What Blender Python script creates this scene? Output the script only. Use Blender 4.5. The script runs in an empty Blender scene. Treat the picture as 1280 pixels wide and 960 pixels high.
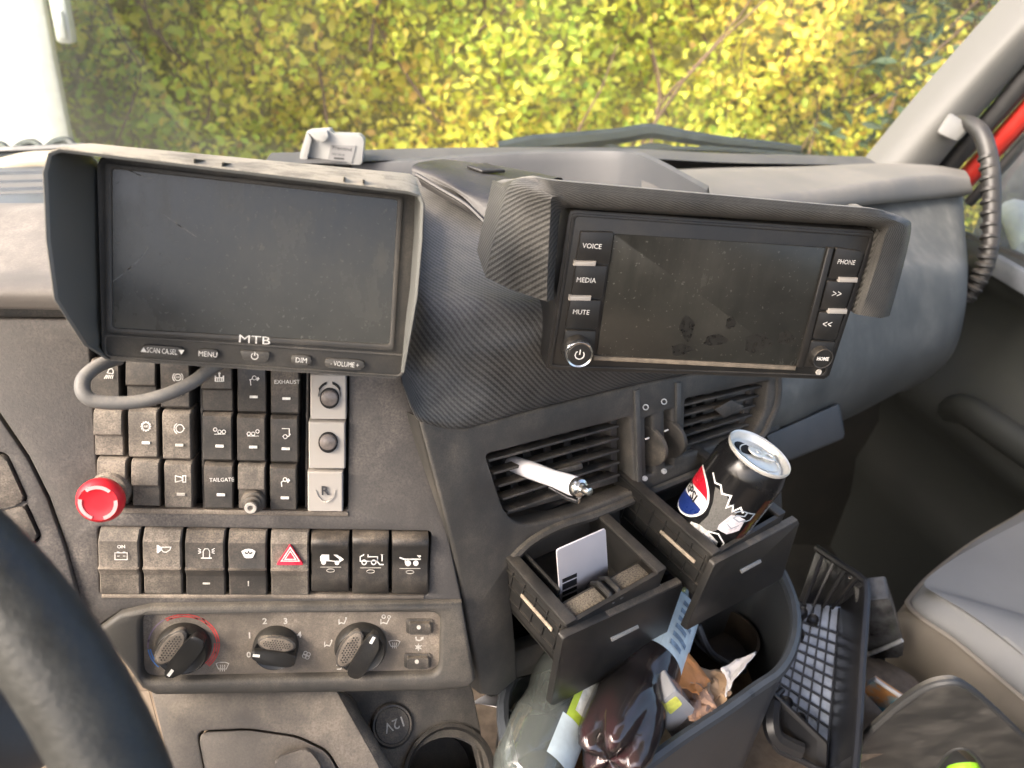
import bpy, bmesh, math, random
import numpy as np
from mathutils import Vector as V, Matrix
RND = random.Random(11)
rad = math.radians
sc = bpy.context.scene
COL = sc.collection
# ------------------------------------------------------------------ camera
FPX = 961.0
yaw, pitch, roll = rad(9), rad(30), rad(6)
CAM = V((0, 0, 1.25))
FW = V((math.sin(yaw)*math.cos(pitch), math.cos(yaw)*math.cos(pitch), -math.sin(pitch)))
R0 = V((math.cos(yaw), -math.sin(yaw), 0))
U0 = R0.cross(FW)
RT = R0*math.cos(roll) + U0*math.sin(roll)
UP = U0*math.cos(roll) - R0*math.sin(roll)
cam = bpy.data.cameras.new('camera')
co = bpy.data.objects.new('camera', cam); COL.objects.link(co)
m = Matrix.Identity(4)
for i in range(3):
    m[i][0] = RT[i]; m[i][1] = UP[i]; m[i][2] = -FW[i]; m[i][3] = CAM[i]
co.matrix_world = m
cam.sensor_width = 36; cam.lens = 36*FPX/1280
cam.clip_start = 0.02; cam.clip_end = 3000
cam.dof.use_dof = True; cam.dof.focus_distance = 0.56; cam.dof.aperture_fstop = 8.5
sc.camera = co
# ------------------------------------------------------------------ light
SUN_EL, SUN_AZ = 40, 242            # azimuth the light comes from, clockwise from +Y
w = bpy.data.worlds.new('World'); sc.world = w; w.use_nodes = True
nt = w.node_tree
sky = nt.nodes.new('ShaderNodeTexSky'); sky.sky_type = 'NISHITA'; sky.sun_disc = False
sky.sun_elevation = rad(SUN_EL); sky.sun_rotation = rad(SUN_AZ)
sky.air_density = 0.8; sky.dust_density = 7.0; sky.ozone_density = 0.3
bg = nt.nodes['Background']; bg.inputs[1].default_value = 0.15
nt.links.new(sky.outputs[0], bg.inputs[0])
sun = bpy.data.lights.new('sun', 'SUN'); sun.energy = 1.0; sun.angle = rad(32); sun.color = (1, .96, .90)
so = bpy.data.objects.new('sun', sun); COL.objects.link(so)
dv = V((math.sin(rad(SUN_AZ))*math.cos(rad(SUN_EL)), math.cos(rad(SUN_AZ))*math.cos(rad(SUN_EL)), math.sin(rad(SUN_EL))))
so.rotation_euler = dv.to_track_quat('Z', 'Y').to_euler(); so.location = (-3, -3, 6)
sc.view_settings.view_transform = 'Standard'; sc.view_settings.look = 'None'
sc.view_settings.exposure = 2.3; sc.view_settings.gamma = 1
sc.view_settings.use_curve_mapping = False
sc.render.engine = 'CYCLES'
sc.cycles.max_bounces = 8; sc.cycles.transparent_max_bounces = 16
# ------------------------------------------------------------------ helpers
def ray(x, y): return FW + RT*((x-640)/FPX) + UP*((480-y)/FPX)
def at(x, y, d): return CAM + ray(x, y)*d
def atz(x, y, z):
    r = ray(x, y); return CAM + r*((z-CAM.z)/r.z)
def aty(x, y, Y):
    r = ray(x, y); return CAM + r*((Y-CAM.y)/r.y)
def atx(x, y, X):
    r = ray(x, y); return CAM + r*((X-CAM.x)/r.x)
class Frame:
    def __init__(s, o, u, v):
        s.o = o.copy(); s.u = u.normalized(); s.n = s.u.cross(v).normalized(); s.v = s.n.cross(s.u)
        M = Matrix.Identity(4)
        for i in range(3):
            M[i][0] = s.u[i]; M[i][1] = s.v[i]; M[i][2] = s.n[i]; M[i][3] = s.o[i]
        s.M = M; s.Mi = M.inverted()
    def px(s, x, y, w=0.0):
        r = ray(x, y); p0 = s.o + s.n*w
        t = (p0-CAM).dot(s.n)/r.dot(s.n)
        return s.Mi @ (CAM + r*t)
    def p2(s, x, y, w=0.0):
        p = s.px(x, y, w); return (p.x, p.y)
    def P(s, pts, w=0.0): return [s.p2(x, y, w) for x, y in pts]
    def loc(s, p): return s.Mi @ p
    def world(s, p): return s.M @ V(p)
    def moved(s, x, y, w=0.0): return Frame(s.M @ s.px(x, y, w), s.u, s.v)
def lean_frame(o, heading, lean):
    h = rad(heading); l = rad(lean)
    u = V((math.cos(h), math.sin(h), 0)); nh = V((math.sin(h), -math.cos(h), 0))
    v = V((0, 0, math.cos(l))) - nh*math.sin(l)
    return Frame(o, u, v)
def quad_frame(q, px, d):
    h = [V(((x-640)/FPX, (480-y)/FPX, 1.0)) for x, y in q]
    u = h[0].cross(h[1]).cross(h[3].cross(h[2])).normalized()
    v = h[0].cross(h[3]).cross(h[1].cross(h[2])).normalized()
    if u.x < 0: u = -u
    if v.y < 0: v = -v
    cv = lambda a: RT*a.x + UP*a.y + FW*a.z
    return Frame(at(px[0], px[1], d), cv(u), cv(v))
WM = {}
def link(name, me, parent=None, M=None):
    o = bpy.data.objects.new(name, me); COL.objects.link(o)
    M = M if M is not None else Matrix.Identity(4)
    WM[o.name] = M.copy()
    if parent:
        o.parent = parent; o.matrix_basis = WM[parent.name].inverted() @ M
    else: o.matrix_basis = M
    return o
def tag(o, label=None, cat=None, group=None, kind=None):
    if label: o['label'] = label
    if cat: o['category'] = cat
    if group: o['group'] = group
    if kind: o['kind'] = kind
    return o
def thing(name, label, cat, loc, group=None, M=None):
    return tag(link(name, None, None, M if M is not None else Matrix.Translation(loc)), label, cat, group)
def round_poly(pts, r, seg=4):
    out = []; n = len(pts); pts = [V((p[0], p[1])) for p in pts]
    for i in range(n):
        a, b, c = pts[i-1], pts[i], pts[(i+1) % n]
        rr = r[i] if isinstance(r, (list, tuple)) else r
        d1 = a-b; d2 = c-b; l1, l2 = d1.length, d2.length
        t = min(rr, l1*.49, l2*.49)
        if t < 1e-6: out.append((b.x, b.y)); continue
        p = b+d1*(t/l1); q = b+d2*(t/l2)
        for k in range(seg+1):
            s = k/seg; e = p*(1-s)**2 + b*2*s*(1-s) + q*s*s
            out.append((e.x, e.y))
    return out
def circle(cx, cy, r, n=24, ry=None, a0=0, a1=360):
    full = abs(a1-a0) >= 360
    k = n if full else n+1
    return [(cx+r*math.cos(rad(a0+(a1-a0)*i/n)), cy+(ry or r)*math.sin(rad(a0+(a1-a0)*i/n))) for i in range(k)]
def catmull(pts, n=6, closed=False):
    P = [V(p) for p in pts]; out = []; N = len(P)
    rng = range(N if closed else N-1)
    for i in rng:
        g = (lambda j: P[j % N]) if closed else (lambda j: P[max(0, min(N-1, j))])
        a, b, c, d = g(i-1), g(i), g(i+1), g(i+2)
        for k in range(n):
            t = k/n
            out.append(.5*((2*b)+(c-a)*t+(2*a-5*b+4*c-d)*t*t+(3*b-a-3*c+d)*t**3))
    if not closed: out.append(P[-1].copy())
    return out
class MB:
    def __init__(s): s.bm = bmesh.new(); s.mi = 0; s.uvl = None
    def _tag(s, fs):
        for f in fs: f.material_index = s.mi
    def face(s, pts):
        f = s.bm.faces.new([s.bm.verts.new(V(p)) for p in pts]); f.material_index = s.mi; return f
    def prism(s, pts, w0, w1, bevel=0, seg=2, shrink=None):
        """outline in local u,v extruded from w0 (back) to w1 (front)"""
        bm = s.bm
        area = sum(pts[i-1][0]*pts[i][1]-pts[i][0]*pts[i-1][1] for i in range(len(pts)))
        if area < 0: pts = list(reversed(pts))
        lo = [bm.verts.new((p[0], p[1], w0)) for p in pts]; hi = [bm.verts.new((p[0], p[1], w1)) for p in pts]
        n = len(pts); fs = []
        top = bm.faces.new(hi); fs.append(top); fs.append(bm.faces.new(list(reversed(lo))))
        for i in range(n):
            fs.append(bm.faces.new([lo[i], lo[(i+1) % n], hi[(i+1) % n], hi[i]]))
        s._tag(fs)
        if bevel > 0:
            r = bmesh.ops.bevel(bm, geom=list(top.edges), offset=bevel, segments=seg, profile=.5, affect='EDGES', clamp_overlap=True)
            s._tag(r['faces'])
    def box(s, c, size, bevel=0, seg=2, M=None):
        x, y, z = [q/2 for q in size]
        vs = [s.bm.verts.new((c[0]+i*x, c[1]+j*y, c[2]+k*z)) for i in (-1, 1) for j in (-1, 1) for k in (-1, 1)]
        fs = [s.bm.faces.new([vs[i] for i in q]) for q in ((0, 1, 3, 2), (4, 6, 7, 5), (0, 4, 5, 1), (2, 3, 7, 6), (0, 2, 6, 4), (1, 5, 7, 3))]
        s._tag(fs); geo = vs
        if bevel:
            es = list({e for f in fs for e in f.edges})
            r = bmesh.ops.bevel(s.bm, geom=es, offset=bevel, segments=seg, profile=.5, affect='EDGES', clamp_overlap=True)
            s._tag(r['faces']); geo = list({v for f in r['faces'] for v in f.verts} | {v for f in fs if f.is_valid for v in f.verts})
        if M is not None: bmesh.ops.transform(s.bm, matrix=M, verts=[v for v in geo if v.is_valid])
    def hexa(s, front, back, bevel=0, seg=2):
        """solid between two 4-point loops"""
        a = [s.bm.verts.new(V(p)) for p in front]; b = [s.bm.verts.new(V(p)) for p in back]; n = len(a)
        fs = [s.bm.faces.new(a), s.bm.faces.new(list(reversed(b)))]
        for i in range(n): fs.append(s.bm.faces.new([a[i], b[i], b[(i+1) % n], a[(i+1) % n]]))
        s._tag(fs); bmesh.ops.recalc_face_normals(s.bm, faces=fs)
        if bevel:
            r = bmesh.ops.bevel(s.bm, geom=list({e for f in fs for e in f.edges}), offset=bevel, segments=seg, profile=.5, affect='EDGES', clamp_overlap=True)
            s._tag(r['faces'])
    def tube(s, pts, r, n=10, caps=True):
        pts = [V(p) for p in pts]; N = len(pts); rings = []
        t0 = (pts[1]-pts[0]).normalized(); ref = V((0, 0, 1)) if abs(t0.z) < .9 else V((1, 0, 0))
        a = t0.cross(ref).normalized()
        for i in range(N):
            t = (pts[min(N-1, i+1)]-pts[max(0, i-1)]).normalized()
            a = (a-t*a.dot(t)).normalized(); b = t.cross(a)
            rr = r[i] if isinstance(r, (list, tuple)) else r
            rings.append([s.bm.verts.new(pts[i]+(a*math.cos(2*math.pi*k/n)+b*math.sin(2*math.pi*k/n))*rr) for k in range(n)])
        fs = []
        for i in range(N-1):
            for k in range(n):
                fs.append(s.bm.faces.new([rings[i][k], rings[i][(k+1) % n], rings[i+1][(k+1) % n], rings[i+1][k]]))
        if caps: fs += [s.bm.faces.new(list(reversed(rings[0]))), s.bm.faces.new(rings[-1])]
        s._tag(fs)
    def lathe(s, prof, M=None, n=32, mod=None):
        """profile (r,z) about local z, transformed by M; mod(r,z,angle)->r"""
        M = M or Matrix.Identity(4); rings = []; fs = []
        for r, z in prof:
            if r < 1e-7: rings.append([s.bm.verts.new(M @ V((0, 0, z)))])
            else:
                ring = []
                for k in range(n):
                    a = 2*math.pi*k/n; q = mod(r, z, a) if mod else (r, z)
                    ring.append(s.bm.verts.new(M @ V((q[0]*math.cos(a), q[0]*math.sin(a), q[1]))))
                rings.append(ring)
        for i in range(len(rings)-1):
            A, B = rings[i], rings[i+1]
            if len(A) == 1 and len(B) == 1: continue
            for k in range(n):
                k2 = (k+1) % n
                if len(A) == 1: fs.append(s.bm.faces.new([A[0], B[k], B[k2]]))
                elif len(B) == 1: fs.append(s.bm.faces.new([A[k], B[0], A[k2]]))
                else: fs.append(s.bm.faces.new([A[k], A[k2], B[k2], B[k]]))
        s._tag(fs); bmesh.ops.recalc_face_normals(s.bm, faces=fs)
    def grid(s, rows, uv=True, flip=False):
        bm = s.bm
        if uv and s.uvl is None: s.uvl = bm.loops.layers.uv.new('UVMap')
        vs = [[bm.verts.new(p) for p in r] for r in rows]
        H, W = len(rows), len(rows[0])
        U = [[0]*W for _ in range(H)]; T = [[0]*W for _ in range(H)]
        for i in range(H):
            for j in range(1, W): U[i][j] = U[i][j-1]+(rows[i][j]-rows[i][j-1]).length
        mu = [[U[i][j]-U[i][W//2] for j in range(W)] for i in range(H)]
        for j in range(W):
            for i in range(1, H): T[i][j] = T[i-1][j]+(rows[i][j]-rows[i-1][j]).length
        for i in range(H-1):
            for j in range(W-1):
                idx = [(i, j), (i, j+1), (i+1, j+1), (i+1, j)]
                if flip: idx.reverse()
                f = bm.faces.new([vs[a][b] for a, b in idx]); f.material_index = s.mi
                if uv:
                    for l, (a, b) in zip(f.loops, idx): l[s.uvl].uv = (mu[a][b], T[a][b])
    def smooth_grid(s, ctrl, n=6, m=6, **k):
        rows = [catmull(r, n) for r in ctrl]; W = len(rows[0])
        cols = [catmull([r[j] for r in rows], m) for j in range(W)]
        s.grid([[cols[j][i] for j in range(W)] for i in range(len(cols[0]))], **k)
    def stroke(s, pts, wd, w0, w1, closed=False):
        pts = [V((p[0], p[1])) for p in pts]; n = len(pts)
        L, Rr = [], []
        for i in range(n):
            a = pts[i-1] if (i or closed) else pts[i]; b = pts[(i+1) % n] if (i < n-1 or closed) else pts[i]
            p = pts[i]
            t1 = (p-a).normalized() if (p-a).length > 1e-9 else (b-p).normalized()
            t2 = (b-p).normalized() if (b-p).length > 1e-9 else t1
            t = (t1+t2); t = t.normalized() if t.length > 1e-6 else t1
            nn = V((-t.y, t.x)); c = max(.5, nn.dot(V((-t1.y, t1.x))))
            L.append(p+nn*(wd/2/c)); Rr.append(p-nn*(wd/2/c))
        for i in range(n if closed else n-1):
            j = (i+1) % n
            q = [L[i], Rr[i], Rr[j], L[j]]
            s.prism([(p.x, p.y) for p in q], w0, w1)
    def addmesh(s, me, M=None):
        k = len(s.bm.verts); s.bm.from_mesh(me); s.bm.verts.ensure_lookup_table()
        vs = s.bm.verts[k:]
        if M is not None: bmesh.ops.transform(s.bm, matrix=M, verts=vs)
        fs = {f for v in vs for f in v.link_faces}; s._tag(fs); bpy.data.meshes.remove(me)
    def text(s, t, c, h, w, rot=0, sx=1.0, bold=0.0, space=1.0, M=None, shear=0, depth=.0):
        cu = bpy.data.curves.new('t', 'FONT'); cu.body = t; cu.size = 1; cu.resolution_u = 2
        cu.offset = bold; cu.space_character = space; cu.shear = shear; cu.extrude = depth
        ob = bpy.data.objects.new('t', cu); me = bpy.data.meshes.new_from_object(ob)
        bpy.data.objects.remove(ob); bpy.data.curves.remove(cu)
        n = len(me.vertices)
        if not n: return
        a = np.empty(n*3); me.vertices.foreach_get('co', a); a = a.reshape(-1, 3)
        lo, hi = a.min(0), a.max(0); k = h/(hi[1]-lo[1])
        T = Matrix.Translation((c[0], c[1], w)) @ Matrix.Rotation(rot, 4, 'Z') @ Matrix.Diagonal((k*sx, k, k, 1)) @ Matrix.Translation((-(lo[0]+hi[0])/2, -(lo[1]+hi[1])/2, 0))
        s.addmesh(me, (M @ T) if M is not None else T)
    def plate(s, outer, holes, w0, w1, bevel=.001):
        cu = bpy.data.curves.new('p', 'CURVE'); cu.dimensions = '2D'; cu.fill_mode = 'BOTH'
        cu.extrude = max(1e-5, (w1-w0)/2-bevel); cu.bevel_depth = bevel; cu.bevel_resolution = 1; cu.offset = -bevel
        for lp in [outer]+list(holes):
            sp = cu.splines.new('POLY'); sp.points.add(len(lp)-1); sp.use_cyclic_u = True
            ar = sum(lp[i-1][0]*lp[i][1]-lp[i][0]*lp[i-1][1] for i in range(len(lp)))
            if (ar < 0) == (lp is outer): lp = list(reversed(lp))
            for p, q in zip(sp.points, lp): p.co = (q[0], q[1], 0, 1)
        ob = bpy.data.objects.new('p', cu); me = bpy.data.meshes.new_from_object(ob)
        bpy.data.objects.remove(ob); bpy.data.curves.remove(cu)
        s.addmesh(me, Matrix.Translation((0, 0, (w0+w1)/2)))
    def build(s, name, mats, parent=None, M=None, angle=40, label=None, kind=None):
        me = bpy.data.meshes.new(name)
        bmesh.ops.remove_doubles(s.bm, verts=s.bm.verts, dist=1e-6)
        s.bm.to_mesh(me); s.bm.free()
        for mt in (mats if isinstance(mats, (list, tuple)) else [mats]): me.materials.append(mt)
        me.polygons.foreach_set('use_smooth', [True]*len(me.polygons))
        me.set_sharp_from_angle(angle=rad(angle))
        o = link(name, me, parent, M)
        if label: o['label'] = label
        if kind: o['kind'] = kind
        return o
# ------------------------------------------------------------------ materials
def new_mat(name):
    mt = bpy.data.materials.new(name); mt.use_nodes = True
    n = mt.node_tree; return mt, n, n.nodes['Principled BSDF']
def N(n, t, **kw):
    x = n.nodes.new('ShaderNode'+t)
    for k, v in kw.items():
        if isinstance(k, str) and hasattr(x, k): setattr(x, k, v)
    return x
def noise(n, src, scale, detail=4, rough=.6):
    x = N(n, 'TexNoise'); x.inputs['Scale'].default_value = scale; x.inputs['Detail'].default_value = detail
    x.inputs['Roughness'].default_value = rough; n.links.new(src, x.inputs['Vector']); return x.outputs[0]
def ramp(n, src, a, b, v0=0.0, v1=1.0):
    x = N(n, 'MapRange'); x.inputs[1].default_value = a; x.inputs[2].default_value = b
    x.inputs[3].default_value = v0; x.inputs[4].default_value = v1; x.clamp = True
    n.links.new(src, x.inputs[0]); return x.outputs[0]
def math_(n, op, a, b):
    x = N(n, 'Math'); x.operation = op
    for i, q in enumerate((a, b)):
        if isinstance(q, (int, float)): x.inputs[i].default_value = q
        else: n.links.new(q, x.inputs[i])
    return x.outputs[0]
def mixc(n, f, a, b):
    x = N(n, 'Mix'); x.data_type = 'RGBA'
    for i, q in ((0, f), (6, a), (7, b)):
        if isinstance(q, (int, float)): x.inputs[i].default_value = q
        elif isinstance(q, tuple): x.inputs[i].default_value = (*q, 1)
        else: n.links.new(q, x.inputs[i])
    return x.outputs[2]
def setp(p, **kw):
    for k, v in kw.items(): p.inputs[k].default_value = v
DUST = (.26, .225, .185)
def plastic(name, base, rough=.55, dust=.35, up=.35, dcol=DUST, scale=16, grain=.35, bump=.15, gscale=900, spec=.5, coat=0, streak=0):
    """grained plastic with patchy settled dust, smears and speckle"""
    mt, n, p = new_mat(name); L = n.links.new
    g = N(n, 'NewGeometry'); pos = g.outputs['Position']
    big = ramp(n, noise(n, pos, scale, 7, .62), .36, .68)
    mid = ramp(n, noise(n, pos, scale*7, 4, .6), .3, .75)
    fine = noise(n, pos, gscale, 2, .7)
    sx = N(n, 'SeparateXYZ'); L(g.outputs['Normal'], sx.inputs[0])
    upf = ramp(n, sx.outputs[2], .15, .95)
    f = math_(n, 'MULTIPLY', math_(n, 'ADD', math_(n, 'MULTIPLY', big, dust), math_(n, 'MULTIPLY', upf, up)), math_(n, 'ADD', math_(n, 'MULTIPLY', mid, .7), .45))
    wp = N(n, 'Mapping'); wp.inputs['Scale'].default_value = (1, .6, .45); wp.inputs['Rotation'].default_value = (0, .6, 0); L(pos, wp.inputs[0])
    f = math_(n, 'MULTIPLY', f, ramp(n, noise(n, wp.outputs[0], scale*1.9, 5, .55), .38, .58, .42, 1.12))
    f = math_(n, 'MINIMUM', math_(n, 'MULTIPLY', f, ramp(n, fine, .3, .7, 1-grain, 1+grain)), 1.0)
    c = mixc(n, f, base, dcol); L(c, p.inputs['Base Color'])
    L(ramp(n, f, 0, .8, rough, .9), p.inputs['Roughness'])
    setp(p, **{'Specular IOR Level': spec, 'Coat Weight': coat})
    if bump:
        b = N(n, 'Bump'); b.inputs['Strength'].default_value = bump; b.inputs['Distance'].default_value = .0006
        L(fine, b.inputs['Height']); L(b.outputs[0], p.inputs['Normal'])
    return mt
def plain(name, col, rough=.5, metal=0, spec=.5, var=.15, scale=60, trans=0, ior=1.45, bump=0):
    mt, n, p = new_mat(name); L = n.links.new
    g = N(n, 'NewGeometry')
    f = ramp(n, noise(n, g.outputs['Position'], scale, 5), .3, .7)
    d = tuple(max(0, c*(1-var)) for c in col); e = tuple(min(1, c*(1+var)) for c in col)
    L(mixc(n, f, d, e), p.inputs['Base Color'])
    L(ramp(n, f, 0, 1, max(.02, rough-.08), min(1, rough+.08)), p.inputs['Roughness'])
    setp(p, **{'Metallic': metal, 'Specular IOR Level': spec, 'Transmission Weight': trans, 'IOR': ior})
    if bump:
        b = N(n, 'Bump'); b.inputs['Strength'].default_value = bump; b.inputs['Distance'].default_value = .002
        L(noise(n, g.outputs['Position'], scale*3, 5), b.inputs['Height']); L(b.outputs[0], p.inputs['Normal'])
    return mt
def carbon(name, cell=.0048, dust=.35, up=.5, c0=(.011, .011, .011), c1=(.095, .093, .088), rough=.42, dcol=(.205, .193, .175), up0=.2):
    mt, n, p = new_mat(name); L = n.links.new
    uv = N(n, 'UVMap'); g = N(n, 'NewGeometry'); pos = g.outputs['Position']
    s = N(n, 'SeparateXYZ'); L(uv.outputs[0], s.inputs[0])
    x, y = s.outputs[0], s.outputs[1]
    k = 2*math.pi/cell
    def sn(a): return math_(n, 'ADD', math_(n, 'MULTIPLY', math_(n, 'SINE', math_(n, 'MULTIPLY', a, k), 0), .5), .5)
    diag = sn(math_(n, 'ADD', math_(n, 'MULTIPLY', x, .85), y))
    th = sn(math_(n, 'MULTIPLY', x, 2.0)); th2 = sn(math_(n, 'MULTIPLY', y, 2.0))
    hgt = math_(n, 'ADD', math_(n, 'MULTIPLY', ramp(n, diag, .3, .7), .7), math_(n, 'MULTIPLY', math_(n, 'MULTIPLY', th, th2), .3))
    big = ramp(n, noise(n, pos, 13, 7, .62), .36, .66); mid = ramp(n, noise(n, pos, 110, 4), .3, .7); fine = noise(n, pos, 1000, 2)
    sx = N(n, 'SeparateXYZ'); L(g.outputs['Normal'], sx.inputs[0]); upf = ramp(n, sx.outputs[2], up0, .97)
    f = math_(n, 'MULTIPLY', math_(n, 'ADD', math_(n, 'MULTIPLY', big, dust), math_(n, 'MULTIPLY', upf, up)), math_(n, 'ADD', math_(n, 'MULTIPLY', mid, .6), .5))
    f = math_(n, 'MINIMUM', math_(n, 'MULTIPLY', f, ramp(n, fine, .3, .7, .7, 1.3)), .95)
    f2 = math_(n, 'MULTIPLY', f, ramp(n, hgt, 0, 1, .75, 1.1))
    L(mixc(n, f2, mixc(n, hgt, c0, c1), dcol), p.inputs['Base Color'])
    L(ramp(n, f, 0, .8, rough, .85), p.inputs['Roughness'])
    b = N(n, 'Bump'); b.inputs['Strength'].default_value = .5; b.inputs['Distance'].default_value = .0005
    L(hgt, b.inputs['Height']); L(b.outputs[0], p.inputs['Normal'])
    return mt
def screen_mat(name, base=(.012, .0125, .012), haze=.2, rough=.16, dcol=(.21, .2, .165)):
    mt, n, p = new_mat(name); L = n.links.new
    g = N(n, 'NewGeometry'); pos = g.outputs['Position']
    spk = ramp(n, noise(n, pos, 420, 2, .5), .66, .76)
    smear = ramp(n, noise(n, pos, 17, 7, .7), .3, .85)
    mp = N(n, 'Mapping'); mp.inputs['Scale'].default_value = (1, 1, .16); mp.inputs['Rotation'].default_value = (0, .7, 0); L(pos, mp.inputs[0])
    wipe = ramp(n, noise(n, mp.outputs[0], 60, 6, .65), .42, .72)
    big = ramp(n, noise(n, pos, 9, 3), .4, .7)
    f = math_(n, 'ADD', math_(n, 'MULTIPLY', math_(n, 'ADD', smear, math_(n, 'MULTIPLY', math_(n, 'MULTIPLY', wipe, big), 1.8)), haze), math_(n, 'MULTIPLY', spk, haze*1.3))
    f = math_(n, 'ADD', f, haze*.35)
    L(mixc(n, f, base, dcol), p.inputs['Base Color']); L(ramp(n, f, 0, .6, rough, .6), p.inputs['Roughness'])
    return mt
M_DASH = plastic('dash_plastic', (.058, .054, .052), .6, .42, .5, dcol=(.215, .187, .165), scale=11, grain=.9, bump=.45, gscale=620)
M_DASHC = plastic('console_plastic', (.035, .034, .032), .55, .36, .5, dcol=(.19, .163, .13), scale=14, grain=.5, bump=.2)
M_TOP = plastic('dash_top_plastic', (.12, .108, .098), .62, .35, .55, dcol=(.26, .235, .205), scale=9, grain=.3, bump=.25, gscale=600)
M_HEAT = plastic('heater_fascia_plastic', (.10, .084, .068), .6, .95, .45, dcol=(.29, .243, .195), scale=22, grain=.6, bump=.3)
M_SW = plastic('switch_plastic', (.030, .029, .028), .5, .38, .55, dcol=(.23, .19, .15), scale=26, grain=.6, bump=.2)
M_SWD = plastic('dusty_switch_plastic', (.06, .053, .046), .55, .9, .7, dcol=(.27, .23, .187), scale=24, grain=.7, bump=.2)
M_SWN = plastic('newer_switch_plastic', (.016, .016, .016), .35, .18, .6, dcol=(.21, .17, .13), scale=30, grain=.5, bump=.1)
M_SILV = plastic('silver_grey_plastic', (.40, .375, .345), .45, .3, .2, dcol=(.42, .35, .28), scale=26, grain=.15, bump=.08)
M_BLK = plastic('black_plastic', (.014, .014, .014), .4, .13, .25, dcol=(.17, .145, .115), scale=18, grain=.4, bump=.08)
M_BLKD = plastic('dusty_black_plastic', (.028, .027, .026), .5, .5, .5, dcol=(.24, .2, .155), scale=22, grain=.6, bump=.15)
M_KNOB = plastic('knob_plastic', (.010, .010, .010), .36, .10, .12, dcol=(.16, .14, .11), scale=22, grain=.4, bump=.06)
M_LCON = plastic('stained_console_plastic', (.075, .066, .058), .6, .85, .25, dcol=(.25, .212, .17), scale=9, grain=.4, bump=.3, gscale=620)
M_CAV = plain('dark_cavity', (.008, .008, .008), .8)
M_MON = plastic('monitor_plastic', (.048, .046, .043), .5, .35, .25, dcol=(.21, .185, .15), scale=18, grain=.55, bump=.15)
M_MONTOP = plastic('lit_top_hood_plastic', (.06, .057, .052), .6, .25, 1.3, dcol=(.44, .39, .30), scale=18, grain=.35, bump=.15)  # light on the hood top painted as pale upward faces, over patchy dust
M_HOODIN = plastic('glare_lit_hood_inner', (.15, .155, .148), .6, .12, .2, dcol=(.18, .165, .14), scale=12, grain=.15, bump=.05)  # inner faces paler than the casing: glare inside the hood put into the colour
M_PRINT = plain('white_print', (.72, .70, .66), .6, var=.35, scale=300)
M_PRINTD = plain('worn_grey_print', (.50, .47, .42), .6, var=.3, scale=400)
M_CARB = carbon('carbon_wrap'); M_CARBP = carbon('carbon_wrap_lit_top', dust=.22, up=1.2, dcol=(.36, .335, .29), up0=.72)  # pod wrap: cream highlight along its top painted through the upward-face colour
M_SCR = screen_mat('dusty_screen', haze=.21, rough=.12); M_SCR2 = screen_mat('greasy_screen', haze=.12, rough=.16)
M_CHROME = plain('chrome', (.72, .72, .7), .18, 1, var=.1)
M_RED = plain('red_button_plastic', (.62, .018, .03), .38, var=.08)
M_PINK = plain('pale_pink_print', (.8, .36, .36), .5)
# ================================================================== OUTSIDE
GZ = -1.15
mb = MB(); mb.grid([[V((x, y, GZ)) for x in (-300, -20, 0, 20, 300)] for y in (-300, -20, 0, 8, 30, 300)])
M_GRD = plain('gravel_ground', (.16, .14, .11), .9, var=.4, scale=8)
tag(mb.build('ground', M_GRD), kind='structure')
# --- hedge of autumn leaves
def leaf_mat(name, cols, rough=.55):
    mt, n, p = new_mat(name); L = n.links.new
    a = N(n, 'Attribute'); a.attribute_name = 'tint'
    L(a.outputs['Color'], p.inputs['Base Color']); setp(p, Roughness=rough)
    tr = N(n, 'BsdfTranslucent'); L(a.outputs['Color'], tr.inputs[0])
    mx = N(n, 'MixShader'); mx.inputs[0].default_value = .5
    L(p.outputs[0], mx.inputs[1]); L(tr.outputs[0], mx.inputs[2])
    L(mx.outputs[0], n.nodes['Material Output'].inputs[0]); return mt
def leaves(name, P, S, C, D, mat, parent, seed=3, kind='stuff', slim=.62):
    """many small bent leaves: positions P, sizes S, colours C, facing directions D"""
    rs = np.random.RandomState(seed); n = len(P)
    d = D + rs.normal(0, .75, (n, 3)); d /= np.linalg.norm(d, axis=1)[:, None]
    t = rs.normal(0, 1, (n, 3)) + np.array([0, 0, -.5]); t -= d*(t*d).sum(1)[:, None]; t /= np.linalg.norm(t, axis=1)[:, None]
    b = np.cross(d, t)
    pat = np.array([(-.5, 0, 0), (-.12, .5*slim, .10), (.22, .38*slim, .07), (.55, 0, -.08), (.22, -.38*slim, .07), (-.12, -.5*slim, .10), (0, 0, 0)])
    vs = P[:, None, :] + S[:, None, None]*(pat[None, :, 0, None]*t[:, None] + pat[None, :, 1, None]*b[:, None] + pat[None, :, 2, None]*d[:, None])
    vs = vs.reshape(-1, 3)
    fp = np.array([(0, 6, 1), (1, 6, 2), (2, 6, 3), (0, 5, 6), (5, 4, 6), (4, 3, 6)])
    F = (fp[None]+(np.arange(n)*7)[:, None, None]).reshape(-1)
    me = bpy.data.meshes.new(name); me.vertices.add(len(vs)); me.vertices.foreach_set('co', vs.reshape(-1).astype(np.float32))
    nf = n*6; me.loops.add(nf*3); me.polygons.add(nf)
    me.loops.foreach_set('vertex_index', F.astype(np.int32)); me.polygons.foreach_set('loop_start', np.arange(0, nf*3, 3, dtype=np.int32))
    me.update(); me.polygons.foreach_set('use_smooth', [True]*nf)
    at_ = me.attributes.new('tint', 'FLOAT_COLOR', 'POINT')
    cc = np.repeat(np.c_[C, np.ones(n)], 7, 0); at_.data.foreach_set('color', cc.reshape(-1).astype(np.float32))
    me.materials.append(mat); me.update()
    o = link(name, me, parent, Matrix.Identity(4))
    if kind: o['kind'] = kind
    return o
M_LEAF = leaf_mat('autumn_leaf', None)
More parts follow.
